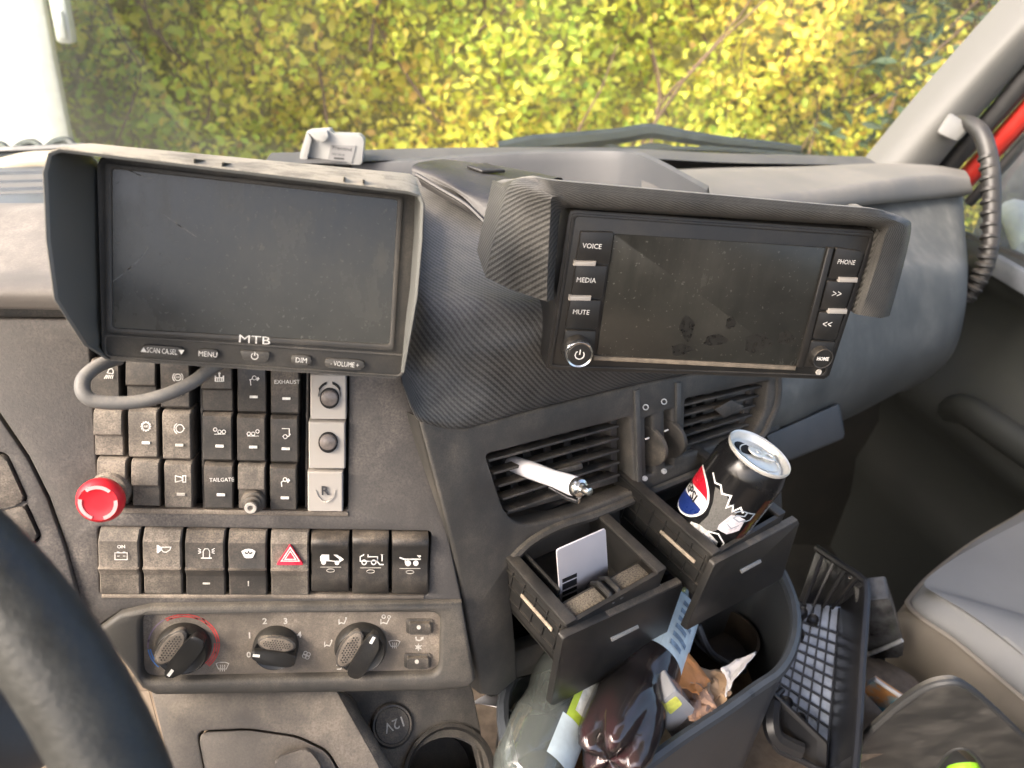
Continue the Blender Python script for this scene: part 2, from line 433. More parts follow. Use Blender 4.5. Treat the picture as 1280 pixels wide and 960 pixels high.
hedge = thing('hedge', 'tall yellow green autumn hedge filling the view beyond the windscreen', 'hedge', V((.6, 4.6, GZ)))
rs = np.random.RandomState(5)
def lump(x, z):
    return .62*(.14*np.sin(x*2.1+z*1.3)+.16*np.sin(x*4.7-z*3.1+1)+.12*np.sin(x*8.3+z*7.7+2)+.08*np.sin(x*15-z*13))
n = 100000
X = rs.uniform(-4.2, 6.4, n); Z = rs.uniform(GZ+.1, 3.2, n); dep = rs.exponential(.16, n)
Y = 4.25 + .10*(X-.5) - lump(X, Z) + dep + .05*np.maximum(0, Z-1.5)
hue = .5+.5*np.sin(X*1.3+1.2*np.sin(Z*1.9)+.7)*np.cos(Z*1.7+X*.6)+rs.normal(0, .22, n)
pal = np.array([(.20, .34, .06), (.42, .56, .08), (.60, .70, .10), (.78, .76, .11), (.84, .68, .12), (.68, .42, .12), (.42, .25, .11)])
bias = np.where(X < -1.0, -.1, 0)
ix = np.clip(2.55+(hue-.5)*2.4+rs.normal(0, .75, n)+bias, 0, 6); i0 = np.floor(ix).astype(int); fr = (ix-i0)[:, None]
C = pal[i0]*(1-fr)+pal[np.minimum(6, i0+1)]*fr
keep = (dep < .5) & ~((X < -.7) & (np.sin(X*3.1+1)*np.cos(Z*2.7) > .35) & (rs.rand(n) < .3))
P = np.c_[X, Y, Z]; Sz = np.where(rs.rand(n) < .12, rs.uniform(.05, .085, n), rs.uniform(.024, .056, n))
leaves('foliage', P[keep], Sz[keep], C[keep]*rs.uniform(.75, 1.15, (keep.sum(), 1)), np.tile([0, -1, .45], (keep.sum(), 1)), M_LEAF, hedge)
M_BARK = plain('brown_bark', (.14, .085, .055), .85, var=.35, scale=40, bump=.4)
mb = MB()
for i in range(150):
    x = rs.uniform(-4, 6); z0 = rs.uniform(GZ, 1.2); y = 4.3+.10*(x-.5)-lump(x, z0)*.8+rs.uniform(-.02, .2)
    L_ = rs.uniform(.5, 1.3); a = rs.normal(0, .45)
    pts = [V((x+a*L_*t+.06*math.sin(5*t+i), y+.1*math.sin(3*t+i), z0+L_*t)) for t in np.linspace(0, 1, 6)]
    mb.tube(pts, [(.012 if i % 3 else .005)*(1-.75*t) for t in np.linspace(0, 1, 6)], 5)
mb.build('branch', M_BARK, hedge, kind='stuff')
# hedge body: dark inner mass of twigs behind the leaves
mb = MB()
rows = []
for z in np.linspace(GZ, 3.2, 40):
    rows.append([V((x, 4.72+.10*(x-.5)-.8*float(lump(x, z))+.05*max(0, z-1.5)+.05*math.sin(x*31+z*17), z)) for x in np.linspace(-4.4, 6.6, 90)])
mb.grid(rows)
M_INNER = plain('hedge_inner_growth', (.30, .27, .09), .95, var=.6, scale=22, bump=.8)
mb.build('inner_growth', M_INNER, hedge)
# --- dark spruce rising behind on the right
spr = thing('spruce_tree', 'dark blue green spruce rising behind the right end of the hedge', 'tree', V((3.6, 4.9, GZ)))
mb = MB(); mb.tube([V((3.6, 4.9, GZ)), V((3.62, 4.9, 1.5)), V((3.65, 4.95, 5.2))], [.12, .09, .03], 8); mb.build('trunk', M_BARK, spr)
n = 9000; t = rs.rand(n); hz = GZ+1.6+t*4.4; rr = (1.45*(1-t*.85))*np.sqrt(rs.rand(n)); aa = rs.uniform(0, 2*np.pi, n)
lv = np.round(hz/.28)*.28; hz = lv-.28*rr+rs.normal(0, .05, n)
P = np.c_[3.6+rr*np.cos(aa), 4.75+rr*np.sin(aa)*.8, hz]
C = np.array([(.05, .085, .05)])*rs.uniform(.5, 1.7, (n, 1))
leaves('crown', P, rs.uniform(.07, .14, n), C, np.tile([0, -.4, .8], (n, 1)), M_LEAF, spr, 9, slim=.35)
mb = MB()
for i in range(40):
    z = rs.uniform(.4, 3); a = rs.uniform(math.pi, 2*math.pi); L_ = 1.2*(1-(z-.4)/5)
    mb.tube([V((3.6, 4.85, z)), V((3.6+L_*.5*math.cos(a), 4.85+.5*L_*math.sin(a)*.8, z-.1)), V((3.6+L_*math.cos(a), 4.85+L_*math.sin(a)*.8, z-.33))], [.025, .016, .006], 5)
mb.build('limb', M_BARK, spr, kind='stuff')
# --- white trailer at the left
M_TRW = plain('white_trailer_paint', (.80, .79, .75), .4, var=.03, scale=4)
M_TRG = plain('trailer_alu_rail', (.46, .47, .45), .45, .3, var=.1, scale=30)
TY = 3.3
e0 = aty(83, 0, TY); e1 = aty(93, 176, TY)
xe = e1.x
tr = thing('white_trailer', 'white box trailer side with grey corner rail at the far left', 'trailer', V((xe-1.3, TY, GZ)))
mb = MB(); mb.hexa([V((xe-3.2, TY, 0)), V((xe-.03, TY, 0)), V((xe-.03, TY, 2.7)), V((xe-3.2, TY, 2.7))], [V((xe-4.2, TY+1.2, 0)), V((xe-1.0, TY+1.2, 0)), V((xe-1.0, TY+1.2, 2.7)), V((xe-4.2, TY+1.2, 2.7))], .01); mb.build('box_body', M_TRW, tr)
mb = MB(); mb.box((xe-.045, TY-.012, 1.35), (.085, .05, 2.74), .012); mb.build('corner_rail', M_TRG, tr)
q = aty(80, 22, TY-.05); mb = MB(); mb.box((q.x, TY-.06, q.z), (.06, .06, .17), .015); mb.box((q.x, TY-.08, q.z-.02), (.035, .05, .1), .01); mb.build('door_hinge', M_TRG, tr)
M_RUB = plain('black_rubber', (.018, .018, .019), .7, var=.2)
for s_ in (-2.2, -.5):
    mb = MB()
    mb.lathe([(0, -.15), (.25, -.15), (.46, -.13), (.5, -.08), (.5, .08), (.46, .13), (.25, .15), (0, .15)], Matrix.Translation((xe+s_, TY+.3, GZ+.5)) @ Matrix.Rotation(rad(90), 4, 'X'), 24)
    mb.build('wheel', M_RUB, tr)
# ================================================================== CAB SHELL
ZT = CAM.z-.27
cabm = plastic('grey_trim_plastic', (.10, .10, .096), .55, .15, .15, dcol=(.14, .135, .125), scale=7, grain=.12, bump=.15)
M_TRIMD = plastic('dark_trim_plastic', (.05, .052, .054), .55, .12, .12, dcol=(.22, .2, .17), scale=9, grain=.2, bump=.1)
M_REDP = plain('red_cab_paint', (.34, .022, .016), .35, var=.08, spec=.6)
M_WSEAL = plain('black_seal_rubber', (.02, .02, .021), .6, var=.2)
# windscreen glass
def glass_mat(name, film, tint=(.93, .96, .94)):
    mt, n, p = new_mat(name); L = n.links.new
    tr = N(n, 'BsdfTransparent'); tr.inputs[0].default_value = (*tint, 1)
    gl = N(n, 'BsdfGlossy'); gl.inputs['Roughness'].default_value = .03
    df = N(n, 'BsdfTranslucent'); df.inputs[0].default_value = (.85, .84, .8, 1)
    fr = N(n, 'Fresnel'); fr.inputs[0].default_value = 1.45
    g = N(n, 'NewGeometry'); f = ramp(n, noise(n, g.outputs['Position'], 5, 6, .6), .4, .75, film*.35, film)
    sp = ramp(n, noise(n, g.outputs['Position'], 260, 2, .5), .7, .78, 0, film*1.5)
    m1 = N(n, 'MixShader'); L(math_(n, 'ADD', f, sp), m1.inputs[0]); L(tr.outputs[0], m1.inputs[1]); L(df.outputs[0], m1.inputs[2])
    m2 = N(n, 'MixShader'); L(math_(n, 'MULTIPLY', fr.outputs[0], .16), m2.inputs[0]); L(m1.outputs[0], m2.inputs[1]); L(gl.outputs[0], m2.inputs[2])
    L(m2.outputs[0], n.nodes['Material Output'].inputs[0]); return mt
M_GLASS = glass_mat('dusty_glass', .095)
WF = lean_frame(V((0, 1.46, .92)), 0, 18)      # windscreen plane, local v up, leaning back
ws = thing('windscreen', 'wide dusty windscreen with dark rubber edge above the dashboard', 'windscreen', WF.o, M=WF.M)
b0 = WF.px(1094, 206); b1 = WF.px(1283, -8)
gl = [(-1.5, -.16), (b0.x+.04, b0.y-.06), (b1.x+.05, b1.y), (b1.x+.28, b1.y+.3), (-1.5, b1.y+.3)]
mb = MB(); mb.prism(gl, -.003, .003); mb.build('glass_pane', M_GLASS, ws, WF.M)
mb = MB(); pts = [WF.px(1078, 226, .012), WF.px(1096, 204, .012), WF.px(1150, 147, .012), WF.px(1215, 75, .012), WF.px(1275, 4, .012), WF.px(1330, -60, .012)]
mb.tube([p for p in catmull(pts, 5)], .009, 8); mb.build('rubber_seal', M_WSEAL, ws, WF.M)
mb = MB(); pts = [WF.px(1070, 226, -.02), WF.px(1090, 200, -.02), WF.px(1145, 142, -.02), WF.px(1210, 70, -.02), WF.px(1270, -2, -.02), WF.px(1325, -66, -.02)]
mb.tube([p for p in catmull(pts, 5)], .008, 8); mb.build('red_aperture_edge', M_REDP, ws, WF.M)
# A pillar with trim
pil = thing('windscreen_pillar', 'pale grey windscreen pillar trim slanting up the right edge', 'pillar', at(1140, 215, 1.42))
def pg(pts, d0, d1): return [at(x, y, d0+(d1-d0)*(215-y)/215) for x, y in pts]
fr_ = pg([(1102, 207), (1158, 140), (1222, 68), (1282, 2), (1340, -62)], 1.40, 1.22)
md_ = pg([(1132, 214), (1190, 142), (1254, 66), (1312, 4), (1370, -60)], 1.375, 1.19)
bk_ = pg([(1166, 216), (1218, 152), (1283, 80), (1345, 10), (1400, -52)], 1.40, 1.20)
ed_ = [p+V((.02, .07, 0)) for p in bk_]; fe_ = [p+V((0, .06, 0)) for p in fr_]
mb = MB(); mb.smooth_grid([fe_, fr_, md_, bk_, ed_], 5, 5, flip=True); mb.build('trim_panel', cabm, pil, angle=60)
cl = [(1170, 166), (1187, 140), (1216, 158), (1197, 178)]
mb = MB(); mb.hexa([at(x, y, 1.235) for x, y in cl], [at(x, y, 1.33) for x, y in cl], .006)
mb.build('handle_mount_cover', plain('pale_grey_cap', (.17, .17, .163), .5, var=.05), pil)
gh = thing('grab_handle', 'dark ribbed grab handle curving down from the windscreen pillar', 'handle', at(1235, 250, 1.2))
pth = catmull([at(1195, 152, 1.27), at(1214, 155, 1.23), at(1229, 172, 1.21), at(1238, 210, 1.2), at(1240, 260, 1.195), at(1238, 310, 1.19), at(1228, 345, 1.2), at(1208, 375, 1.22)], 7)
mb = MB(); mb.tube(pth, [.0105+.003*math.sin(min(1, i/len(pth)*1.2)*math.pi) for i in range(len(pth))], 12); mb.build('grip', M_BLK, gh)
mb = MB()
for i in range(19, len(pth)-2):
    if i % 1 == 0 and i % 2 == 1: 
        t = (pth[i+1]-pth[i-1]).normalized(); Mx = Matrix.Translation(pth[i]+RT*-.003) @ t.to_track_quat('Z', 'Y').to_matrix().to_4x4()
        mb.lathe([(.009, -.0045), (.0140, -.002), (.0140, .002), (.009, .0045)], Mx, 12)
mb.build('grip_rib', M_BLK, gh)
# passenger door
XD = 1.03
door = thing('passenger_door', 'dark grey passenger door with red frame edge behind the grab handle', 'door', V((XD, .8, .2)))
def dpx(pts, X=XD): return [atx(x, y, X) for x, y in pts]
# belt line in world
q0 = atx(1190, 292, XD); q1 = atx(1285, 330, XD)
sl = (q1.z-q0.z)/(q1.y-q0.y)
def belt(y): return q0.z+sl*(y-q0.y)
ys = np.linspace(1.75, -.6, 24)
def xo(z, zb):   # door card depth profile: sill, shelf, armrest bulge, lower pocket
    t = zb-z
    return XD-.01-.05*math.exp(-((t-.02)/.035)**2)-.085*math.exp(-((t-.27)/.07)**2)*(1)-.02*math.exp(-((t-.52)/.05)**2)
rows = []
for y in ys:
    zb = belt(y); r = [V((XD+.05, y, zb+.0))]
    for t in (0, .01, .03, .06, .1, .14, .18, .21, .24, .27, .30, .33, .36, .42, .48, .52, .56, .62, .72, .85, 1.0):
        r.append(V((xo(zb-t, zb)-.03*max(0, (y-1.2)), y, zb-t)))
    rows.append(r)
M_DOOR = plastic('door_card_plastic', (.011, .013, .0123), .55, .12, .2, dcol=(.055, .053, .047), scale=6, grain=.15, bump=.1)
mb = MB(); mb.grid(rows); mb.build('door_card', M_DOOR, door, angle=70)
ar = [V((XD-.10, y, belt(y)-.23+.01*math.sin(y*3))) for y in np.linspace(1.0, .1, 10)]
mb = MB(); mb.tube(catmull([ar[0]+V((.09, .12, -.08)), ar[0]+V((.03, .06, -.04))]+ar, 3), .026, 10); mb.build('armrest', M_DOOR, door)
mb = MB(); h = atx(1277, 350, XD-.06); mb.box((h.x, h.y, h.z), (.02, .15, .035), .008); mb.build('door_pull', plain('pale_blue_grey_plastic', (.10, .11, .125), .5), door)
mb = MB()
for a, b_, r_ in (((1165, 255), (1300, 98), .022),):
    mb.tube([at(1192, 240, 1.46), at(1305, 116, 1.29)], .019, 10)
mb.build('red_frame_edge', M_REDP, door)
mb = MB(); mb.tube([at(1168, 228, 1.44), at(1296, 84, 1.27)], .017, 10); mb.tube([at(1211, 254, 1.45), at(1315, 140, 1.30)], .010, 10); mb.build('frame_seal', M_WSEAL, door)
zb = [V((XD+.02, y, belt(y)-.02)) for y in (1.7, -.3)]
mb = MB(); mb.hexa([zb[0], zb[1], zb[1]+V((0, 0, .62)), zb[0]+V((0, -.5, .62))], [p+V((.005, 0, 0)) for p in (zb[0], zb[1], zb[1]+V((0, 0, .62)), zb[0]+V((0, -.5, .62)))])
mb.build('side_glass', glass_mat('side_glass', .10, (.86, .9, .9)), door)
mb = MB(); mb.tube([zb[0]+V((-.005, 0, .02)), zb[1]+V((-.005, 0, .02))], .008, 8); mb.build('glass_weatherstrip', M_WSEAL, door)
# door mirror outside
mir = thing('door_mirror', 'dark door mirror housing outside the passenger window', 'mirror', at(1275, 255, 1.75))
mc = at(1272, 238, 1.72)
mb = MB(); mb.box((0, 0, 0), (.16, .13, .34), .045, 3, Matrix.Translation(mc+V((.04, 0, 0))) @ Matrix.Rotation(rad(-25), 4, 'Z')); mb.build('housing', plain('dark_mirror_plastic', (.07, .065, .065), .5, var=.4, scale=40), mir)
mb = MB(); mb.tube([mc+V((.02, .02, -.05)), at(1272, 270, 1.62), at(1290, 315, 1.5)], .03, 10); mb.build('arm', plain('grey_mirror_arm', (.3, .31, .33), .4), mir)
# floor, tunnel and footwell walls
M_CARP = plain('brown_cab_carpet', (.15, .115, .085), .95, var=.35, scale=60, bump=.5)
M_FOOT = plastic('footwell_lining', (.007, .0075, .007), .8, .3, .1, dcol=(.045, .040, .033), scale=10, grain=.3, bump=.3)
mb = MB(); mb.grid([[V((x, y, .06)) for x in np.linspace(-1.1, 1.1, 12)] for y in np.linspace(-1.2, 1.5, 14)]); tag(mb.build('floor', M_FOOT), kind='structure')
mb = MB(); mb.box((.26, .1, .24), (.62, 1.7, .42), .05, 3); tag(mb.build('engine_tunnel', M_CARP), kind='structure')
mb = MB(); mb.grid([[V((.0, 1.28, z)), V((.5, 1.34, z)), V((1.06, 1.30, z))] for z in (.05, .3, .5, .7, .80)]); tag(mb.build('footwell_wall', M_FOOT), kind='structure')
mb = MB(); mb.grid([[V((-1.1, -1.15, z)), V((1.1, -1.15, z))] for z in (0, .6, 1.0)]); mb.build('unseen_back_wall', M_TRIMD)  # low unseen rear wall, added for the screens to reflect
bpy.data.objects['unseen_back_wall'].name = 'unseen_rear_wall'; tag(bpy.data.objects['unseen_rear_wall'], kind='structure')

# unseen roof lining, added to shade the cab, front cut back for more top light
mb = MB(); mb.hexa([V((-1.12, .42, 1.98)), V((1.12, .42, 1.98)), V((1.12, -1.2, 1.98)), V((-1.12, -1.2, 1.98))], [V((-1.12, .44, 2.05)), V((1.12, .44, 2.05)), V((1.12, -1.2, 2.05)), V((-1.12, -1.2, 2.05))])
tag(mb.build('shade_ceiling', plain('pale_shade_lining', (.55, .54, .51), .9, var=.05)), kind='structure')
# ================================================================== DASHBOARD
SW = lean_frame(at(320, 560, .52), 3, 18)
dash = thing('dashboard', 'dusty black truck dashboard with rows of switches, heater knobs, vents and drawers', 'dashboard', SW.o)
K = lean_frame(SW.world(SW.px(562, 679)), 32, 15)
def dpt(fr, x, y, w=0): return fr.world(fr.px(x, y, w))
# ---- top pads
def lipd(x): return (dpt(SW, x, 398)-CAM).dot(FW)
def prow(f): return [f(x) for x in (-90, 0, 70, 135, 220, 330, 430, 520)]
mb = MB()
rows = [prow(lambda x: at(x, 401+.02*max(0, x), lipd(x)+.012)), prow(lambda x: at(x, 386+.02*max(0, x), lipd(x)+.01)), prow(lambda x: at(x, 384+.02*max(0, x), lipd(x)-.014))]
mb.grid(rows); mb.build('pad_gap', M_BLKD, dash)
mb = MB()
rows = [prow(lambda x: at(x, 386+.02*max(0, x), lipd(x)-.012)), prow(lambda x: at(x, 366+.02*max(0, x), lipd(x)-.018)), prow(lambda x: at(x, 350+.02*max(0, x), lipd(x)-.010)), prow(lambda x: at(x, 338+.02*max(0, x), lipd(x)+.012)),
        prow(lambda x: atz(x, 320, at(x, 338, lipd(x)+.012).z+.002)), prow(lambda x: atz(x, 285, at(x, 338, lipd(x)+.012).z+.006)), prow(lambda x: atz(x, 257, at(x, 338, lipd(x)+.012).z+.008)), prow(lambda x: atz(x, 254, at(x, 338, lipd(x)+.012).z-.02))]
mb.smooth_grid(rows, 3, 4); mb.build('top_pad', M_TOP, dash, angle=60)
# central top sheet under tray, wallet and screens
mb = MB(); rows = []
for y in np.linspace(.60, 1.12, 20):
    rows.append([V((x, y, ZT-.055)) for x in np.linspace(-.30, .40, 18)])
mb.grid(rows); mb.build('top_sheet', M_CARB, dash)
# windscreen ledge (far edge of the dash)
mb = MB(); rows = []
for dz, dy in ((0, .0), (.0, .06), (-.03, .12), (-.12, .14)):
    rows.append([atz(x, y, ZT+.0)+V((0, dy, dz)) for x, y in ((330, 206), (420, 203), (520, 199), (640, 197), (780, 197), (900, 203), (1000, 205), (1100, 207))])
mb.smooth_grid(rows, 4, 3); mb.build('windscreen_ledge', M_TRIMD, dash, angle=60)
# tray wall
M_TRAY = plastic('blue_grey_tray_plastic', (.055, .058, .064), .5, .12, .3, dcol=(.17, .165, .155), scale=8, grain=.12, bump=.1)
mb = MB()
tp = [(440, 205), (520, 201), (600, 195), (700, 190), (765, 189), (795, 193), (822, 204), (850, 219), (884, 238)]
td = [1.02, 1.02, 1.02, 1.02, 1.0, .97, .92, .86, .78]
top = catmull([at(x, y, d) for (x, y), d in zip(tp, td)], 5)
rows = [[p+V((0, -.012, -.11)) for p in top], [p+V((0, -.006, -.012)) for p in top], [p for p in top], [p+V((.006, .014, .001)) for p in top], [p+V((.012, .022, -.01)) for p in top], [p+V((.016, .024, -.1)) for p in top]]
mb.grid(rows); mb.build('tray_wall', M_TRAY, dash, angle=60)
# passenger top: ledge with overhanging lip
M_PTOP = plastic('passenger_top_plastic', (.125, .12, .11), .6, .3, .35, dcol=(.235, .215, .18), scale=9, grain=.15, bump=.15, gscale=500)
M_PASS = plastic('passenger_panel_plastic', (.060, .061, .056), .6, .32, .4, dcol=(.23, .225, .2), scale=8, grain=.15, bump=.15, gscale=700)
mb = MB()
c_back = [at(x, y, d) for x, y, d in ((800, 214, 1.2), (900, 207, 1.27), (1000, 205, 1.34), (1080, 204, 1.40), (1150, 209, 1.41), (1190, 216, 1.39))]
c_lip = [at(x, y, d) for x, y, d in ((800, 262, .80), (900, 256, .90), (1001, 244, 1.0), (1110, 228, 1.10), (1168, 222, 1.17), (1213, 227, 1.22))]
c_low = [at(x, y, d) for x, y, d in ((800, 284, .81), (900, 270, .91), (1010, 262, 1.005), (1112, 251, 1.105), (1170, 245, 1.175), (1215, 241, 1.225))]
c_und = [at(x, y, d) for x, y, d in ((800, 286, .85), (900, 273, .95), (1010, 264, 1.045), (1108, 254, 1.14), (1165, 249, 1.205), (1200, 246, 1.25))]
mid = [a*.5+b*.5+V((0, 0, .012)) for a, b in zip(c_back, c_lip)]
near = [a*.12+b*.88+V((0, 0, .006)) for a, b in zip(c_back, c_lip)]
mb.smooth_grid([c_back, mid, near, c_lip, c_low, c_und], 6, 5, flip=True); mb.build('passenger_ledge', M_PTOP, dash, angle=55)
# passenger face
mb = MB()
R_ = lambda l: [at(x, y, d) for x, y, d in l]
mb.smooth_grid([
 R_([(780, 290, .88), (960, 252, .99), (1060, 246, 1.11), (1140, 240, 1.18), (1196, 238, 1.24), (1203, 238, 1.30)]),
 R_([(780, 360, .82), (960, 320, .93), (1070, 290, 1.04), (1145, 285, 1.13), (1200, 285, 1.20), (1206, 286, 1.28)]),
 R_([(780, 420, .77), (960, 370, .87), (1080, 322, .99), (1150, 316, 1.09), (1202, 318, 1.17), (1209, 320, 1.26)]),
 R_([(780, 470, .74), (960, 430, .815), (1080, 352, .945), (1150, 340, 1.04), (1203, 340, 1.125), (1210, 342, 1.24)]),
 R_([(800, 500, .75), (965, 470, .80), (1070, 420, .915), (1140, 400, 1.015), (1200, 390, 1.115), (1206, 392, 1.24)]),
 R_([(830, 530, .76), (970, 505, .80), (1050, 480, .90), (1120, 462, 1.00), (1185, 440, 1.11), (1192, 441, 1.23)]),
 R_([(850, 560, .79), (965, 535, .82), (1030, 520, .93), (1090, 500, 1.04), (1150, 475, 1.14), (1160, 474, 1.25)]),
 R_([(860, 590, .88), (960, 560, .92), (1020, 540, 1.03), (1070, 518, 1.13), (1120, 492, 1.22), (1130, 490, 1.30)])], 5, 5, flip=True)
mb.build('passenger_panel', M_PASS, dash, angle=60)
# flap under passenger side
mb = MB(); mb.hexa([at(955, 545, .80), at(1047, 505, .90), at(1056, 548, .92), at(985, 577, .83)], [at(955, 540, .88), at(1050, 500, .98), at(1056, 545, .98), at(985, 574, .90)], .004)
mb.build('lower_flap', M_TRIMD, dash)
# ---- left switch panel
def rp(fr, pts, r, w=0): return round_poly(fr.P(pts, w), r)
holeU = rp(SW, [(111, 420), (437, 420), (435, 640), (124, 634)], .004)
holeB = rp(SW, [(122, 658), (539, 664), (535, 744), (125, 743)], .003)
outer = SW.P([(-80, 398), (135, 400), (330, 405), (500, 410), (503, 478), (519, 520), (562, 679), (577, 750), (190, 755), (152, 763), (122, 783), (104, 772), (98, 740), (82, 680), (62, 622), (36, 570), (0, 517), (-80, 440)])
mb = MB(); mb.plate(outer, [holeU, holeB], -.012, 0, .0012); mb.build('switch_panel', M_DASH, dash, SW.M, angle=50)
mb = MB(); mb.prism(SW.P([(100, 410), (450, 410), (450, 650), (100, 650)]), -.03, -.022); mb.prism(SW.P([(110, 650), (545, 655), (545, 750), (110, 750)]), -.024, -.018); mb.build('switch_cavity', M_CAV, dash, SW.M)
# thin dusty ledges below the recesses
mb = MB(); mb.prism(SW.P([(124, 634), (435, 639), (436, 645), (123, 640)]), -.004, .0016, .0008); mb.prism(SW.P([(128, 742), (530, 743), (530, 748), (127, 747)]), -.004, .0014, .0008); mb.build('recess_ledge', M_HEAT, dash, SW.M)
for x in (250, 379):
    mb = MB()
    mb.prism(SW.P([(x-1.5, 440), (x+1.5, 440), (x+7, 636), (x+3, 636)] if x == 250 else [(x+4, 440), (x+7, 440), (x+5, 636), (x+2, 636)]), -.02, -.001, .0005)
    mb.build('divider_rail', M_SW, dash, SW.M)
# instrument surround at far left
IN = lean_frame(SW.world(SW.px(36, 570)), 8, 22)
mb = MB(); mb.plate(IN.P([(-120, 420), (-2, 521), (33, 573), (59, 625), (79, 682), (95, 741), (101, 776), (60, 800), (-120, 800)]), [rp(IN, [(-100, 560), (8, 566), (34, 624), (28, 632), (-100, 660)], .004), rp(IN, [(-100, 664), (32, 627), (52, 672), (40, 682), (-10, 705), (-100, 740)], .004)], -.01, .0, .0015)
mb.build('instrument_surround', M_DASH, dash, IN.M)
mb = MB(); mb.prism(rp(IN, [(-98, 562), (7, 570), (31, 623), (25, 630), (-98, 656)], .003), -.008, .002, .0015); mb.build('instrument_button', M_SWD, dash, IN.M)
mb = MB(); mb.prism(rp(IN, [(-98, 668), (30, 631), (49, 671), (38, 679), (-12, 702), (-98, 736)], .003), -.008, .002, .0015); mb.build('instrument_button', M_SWD, dash, IN.M)
mb = MB(); mb.prism(IN.P([(-110, 540), (60, 560), (70, 700), (-110, 760)]), -.03, -.012); mb.build('instrument_cavity', M_CAV, dash, IN.M)
# ---- rocker switches
def quad_lerp(c, s, t):   # c: TL TR BR BL, s across 0..1, t up 0..1
    TL, TR, BR, BL = [V(p) for p in c]
    a = BL.lerp(TL, t); b = BR.lerp(TR, t); return a.lerp(b, s)
def rocker(c, prof, inset=.0006, base=-.02):
    mb = MB(); L_, R__ = [], []
    rows = []
    for t, w_ in prof:
        row = []
        for s, dw in ((0, -.0012), (.035, 0), (.965, 0), (1, -.0012)):
            p = quad_lerp(c, s, t); row.append(V((p.x, p.y, w_+dw)))
        rows.append(row)
    full = [[V((p.x, p.y, base)) for p in rows[0]]]+rows+[[V((p.x, p.y, base)) for p in rows[-1]]]
    mb.grid(full, uv=False)
    for side in (0, -1):
        loop = [r[side] for r in full]
        if side == 0: loop.reverse()
        mb.face(loop)
    bmesh.ops.remove_doubles(mb.bm, verts=mb.bm.verts, dist=1e-7)
    return mb
F_FLAT = [(0, .0015), (.02, .0035), (.06, .0048), (.5, .0055), (.9, .0065), (.955, .006), (1, .0025)]
F_BLANK = [(0, .001), (.03, .003), (.44, .0036), (.47, .0062), (.5, .0068), (.9, .0065), (.96, .0058), (1, .0025)]
F_ROCK = [(0, .0008), (.02, .0020), (.06, .0026), (.30, .0030), (.325, .0036), (.445, .0078), (.455, .0054), (.47, .0052), (.80, .0066), (.85, .0066), (.99, .0016), (1, .0)]
F_NEW = [(0, .001), (.03, .0042), (.08, .0058), (.3, .0056), (.5, .0050), (.66, .0052), (.76, .0078), (.86, .0094), (.94, .0090), (.98, .0065), (1, .002)]
def Z4(x, y): return (80+x/3.368, 430+y/3.368)
upper = [  # TL x,y  BR x,y (zoomed coords), profile, icon, indicator y, material, label
 ((121, 60), (255, 258), 'f', 'lamp', None, M_SW), ((268, 60), (408, 262), 'b', None, None, M_SW), ((412, 66), (548, 268), 'f', 'abs', 212, M_SW),
 ((583, 70), (727, 283), 'b', 'pto', None, M_SWN), ((732, 76), (867, 289), 'f', 'hook', 223, M_SWN), ((872, 82), (1002, 294), 'f', 'EXHAUST', 230, M_SW),
 ((134, 266), (268, 468), 'b', None, None, M_SWD), ((278, 266), (413, 476), 'f', 'gear', 416, M_SWD), ((420, 275), (552, 484), 'f', 'brake', 426, M_SWD),
 ((587, 284), (724, 489), 'f', 'axle1', 430, M_SW), ((731, 292), (863, 492), 'f', 'axle2', 434, M_SW), ((871, 297), (998, 497), 'f', 'hitch', 441, M_SW),
 ((148, 472), (284, 672), 'b', None, None, M_SWD), ((291, 478), (421, 680), 'b', None, None, M_SWD), ((428, 487), (557, 688), 'f', 'torch', 633, M_SWD),
 ((594, 494), (728, 690), 'f', 'TAILGATE', 635, M_SW), ((735, 497), (862, 692), 'b', None, None, M_SWD), ((868, 503), (992, 697), 'f', 'bucket', 648, M_SW)]
def corners(fr, x0, y0, x1, y1, k=0.0): return [fr.p2(x0, y0), fr.p2(x1, y0+k), fr.p2(x1, y1+k), fr.p2(x0, y1)]
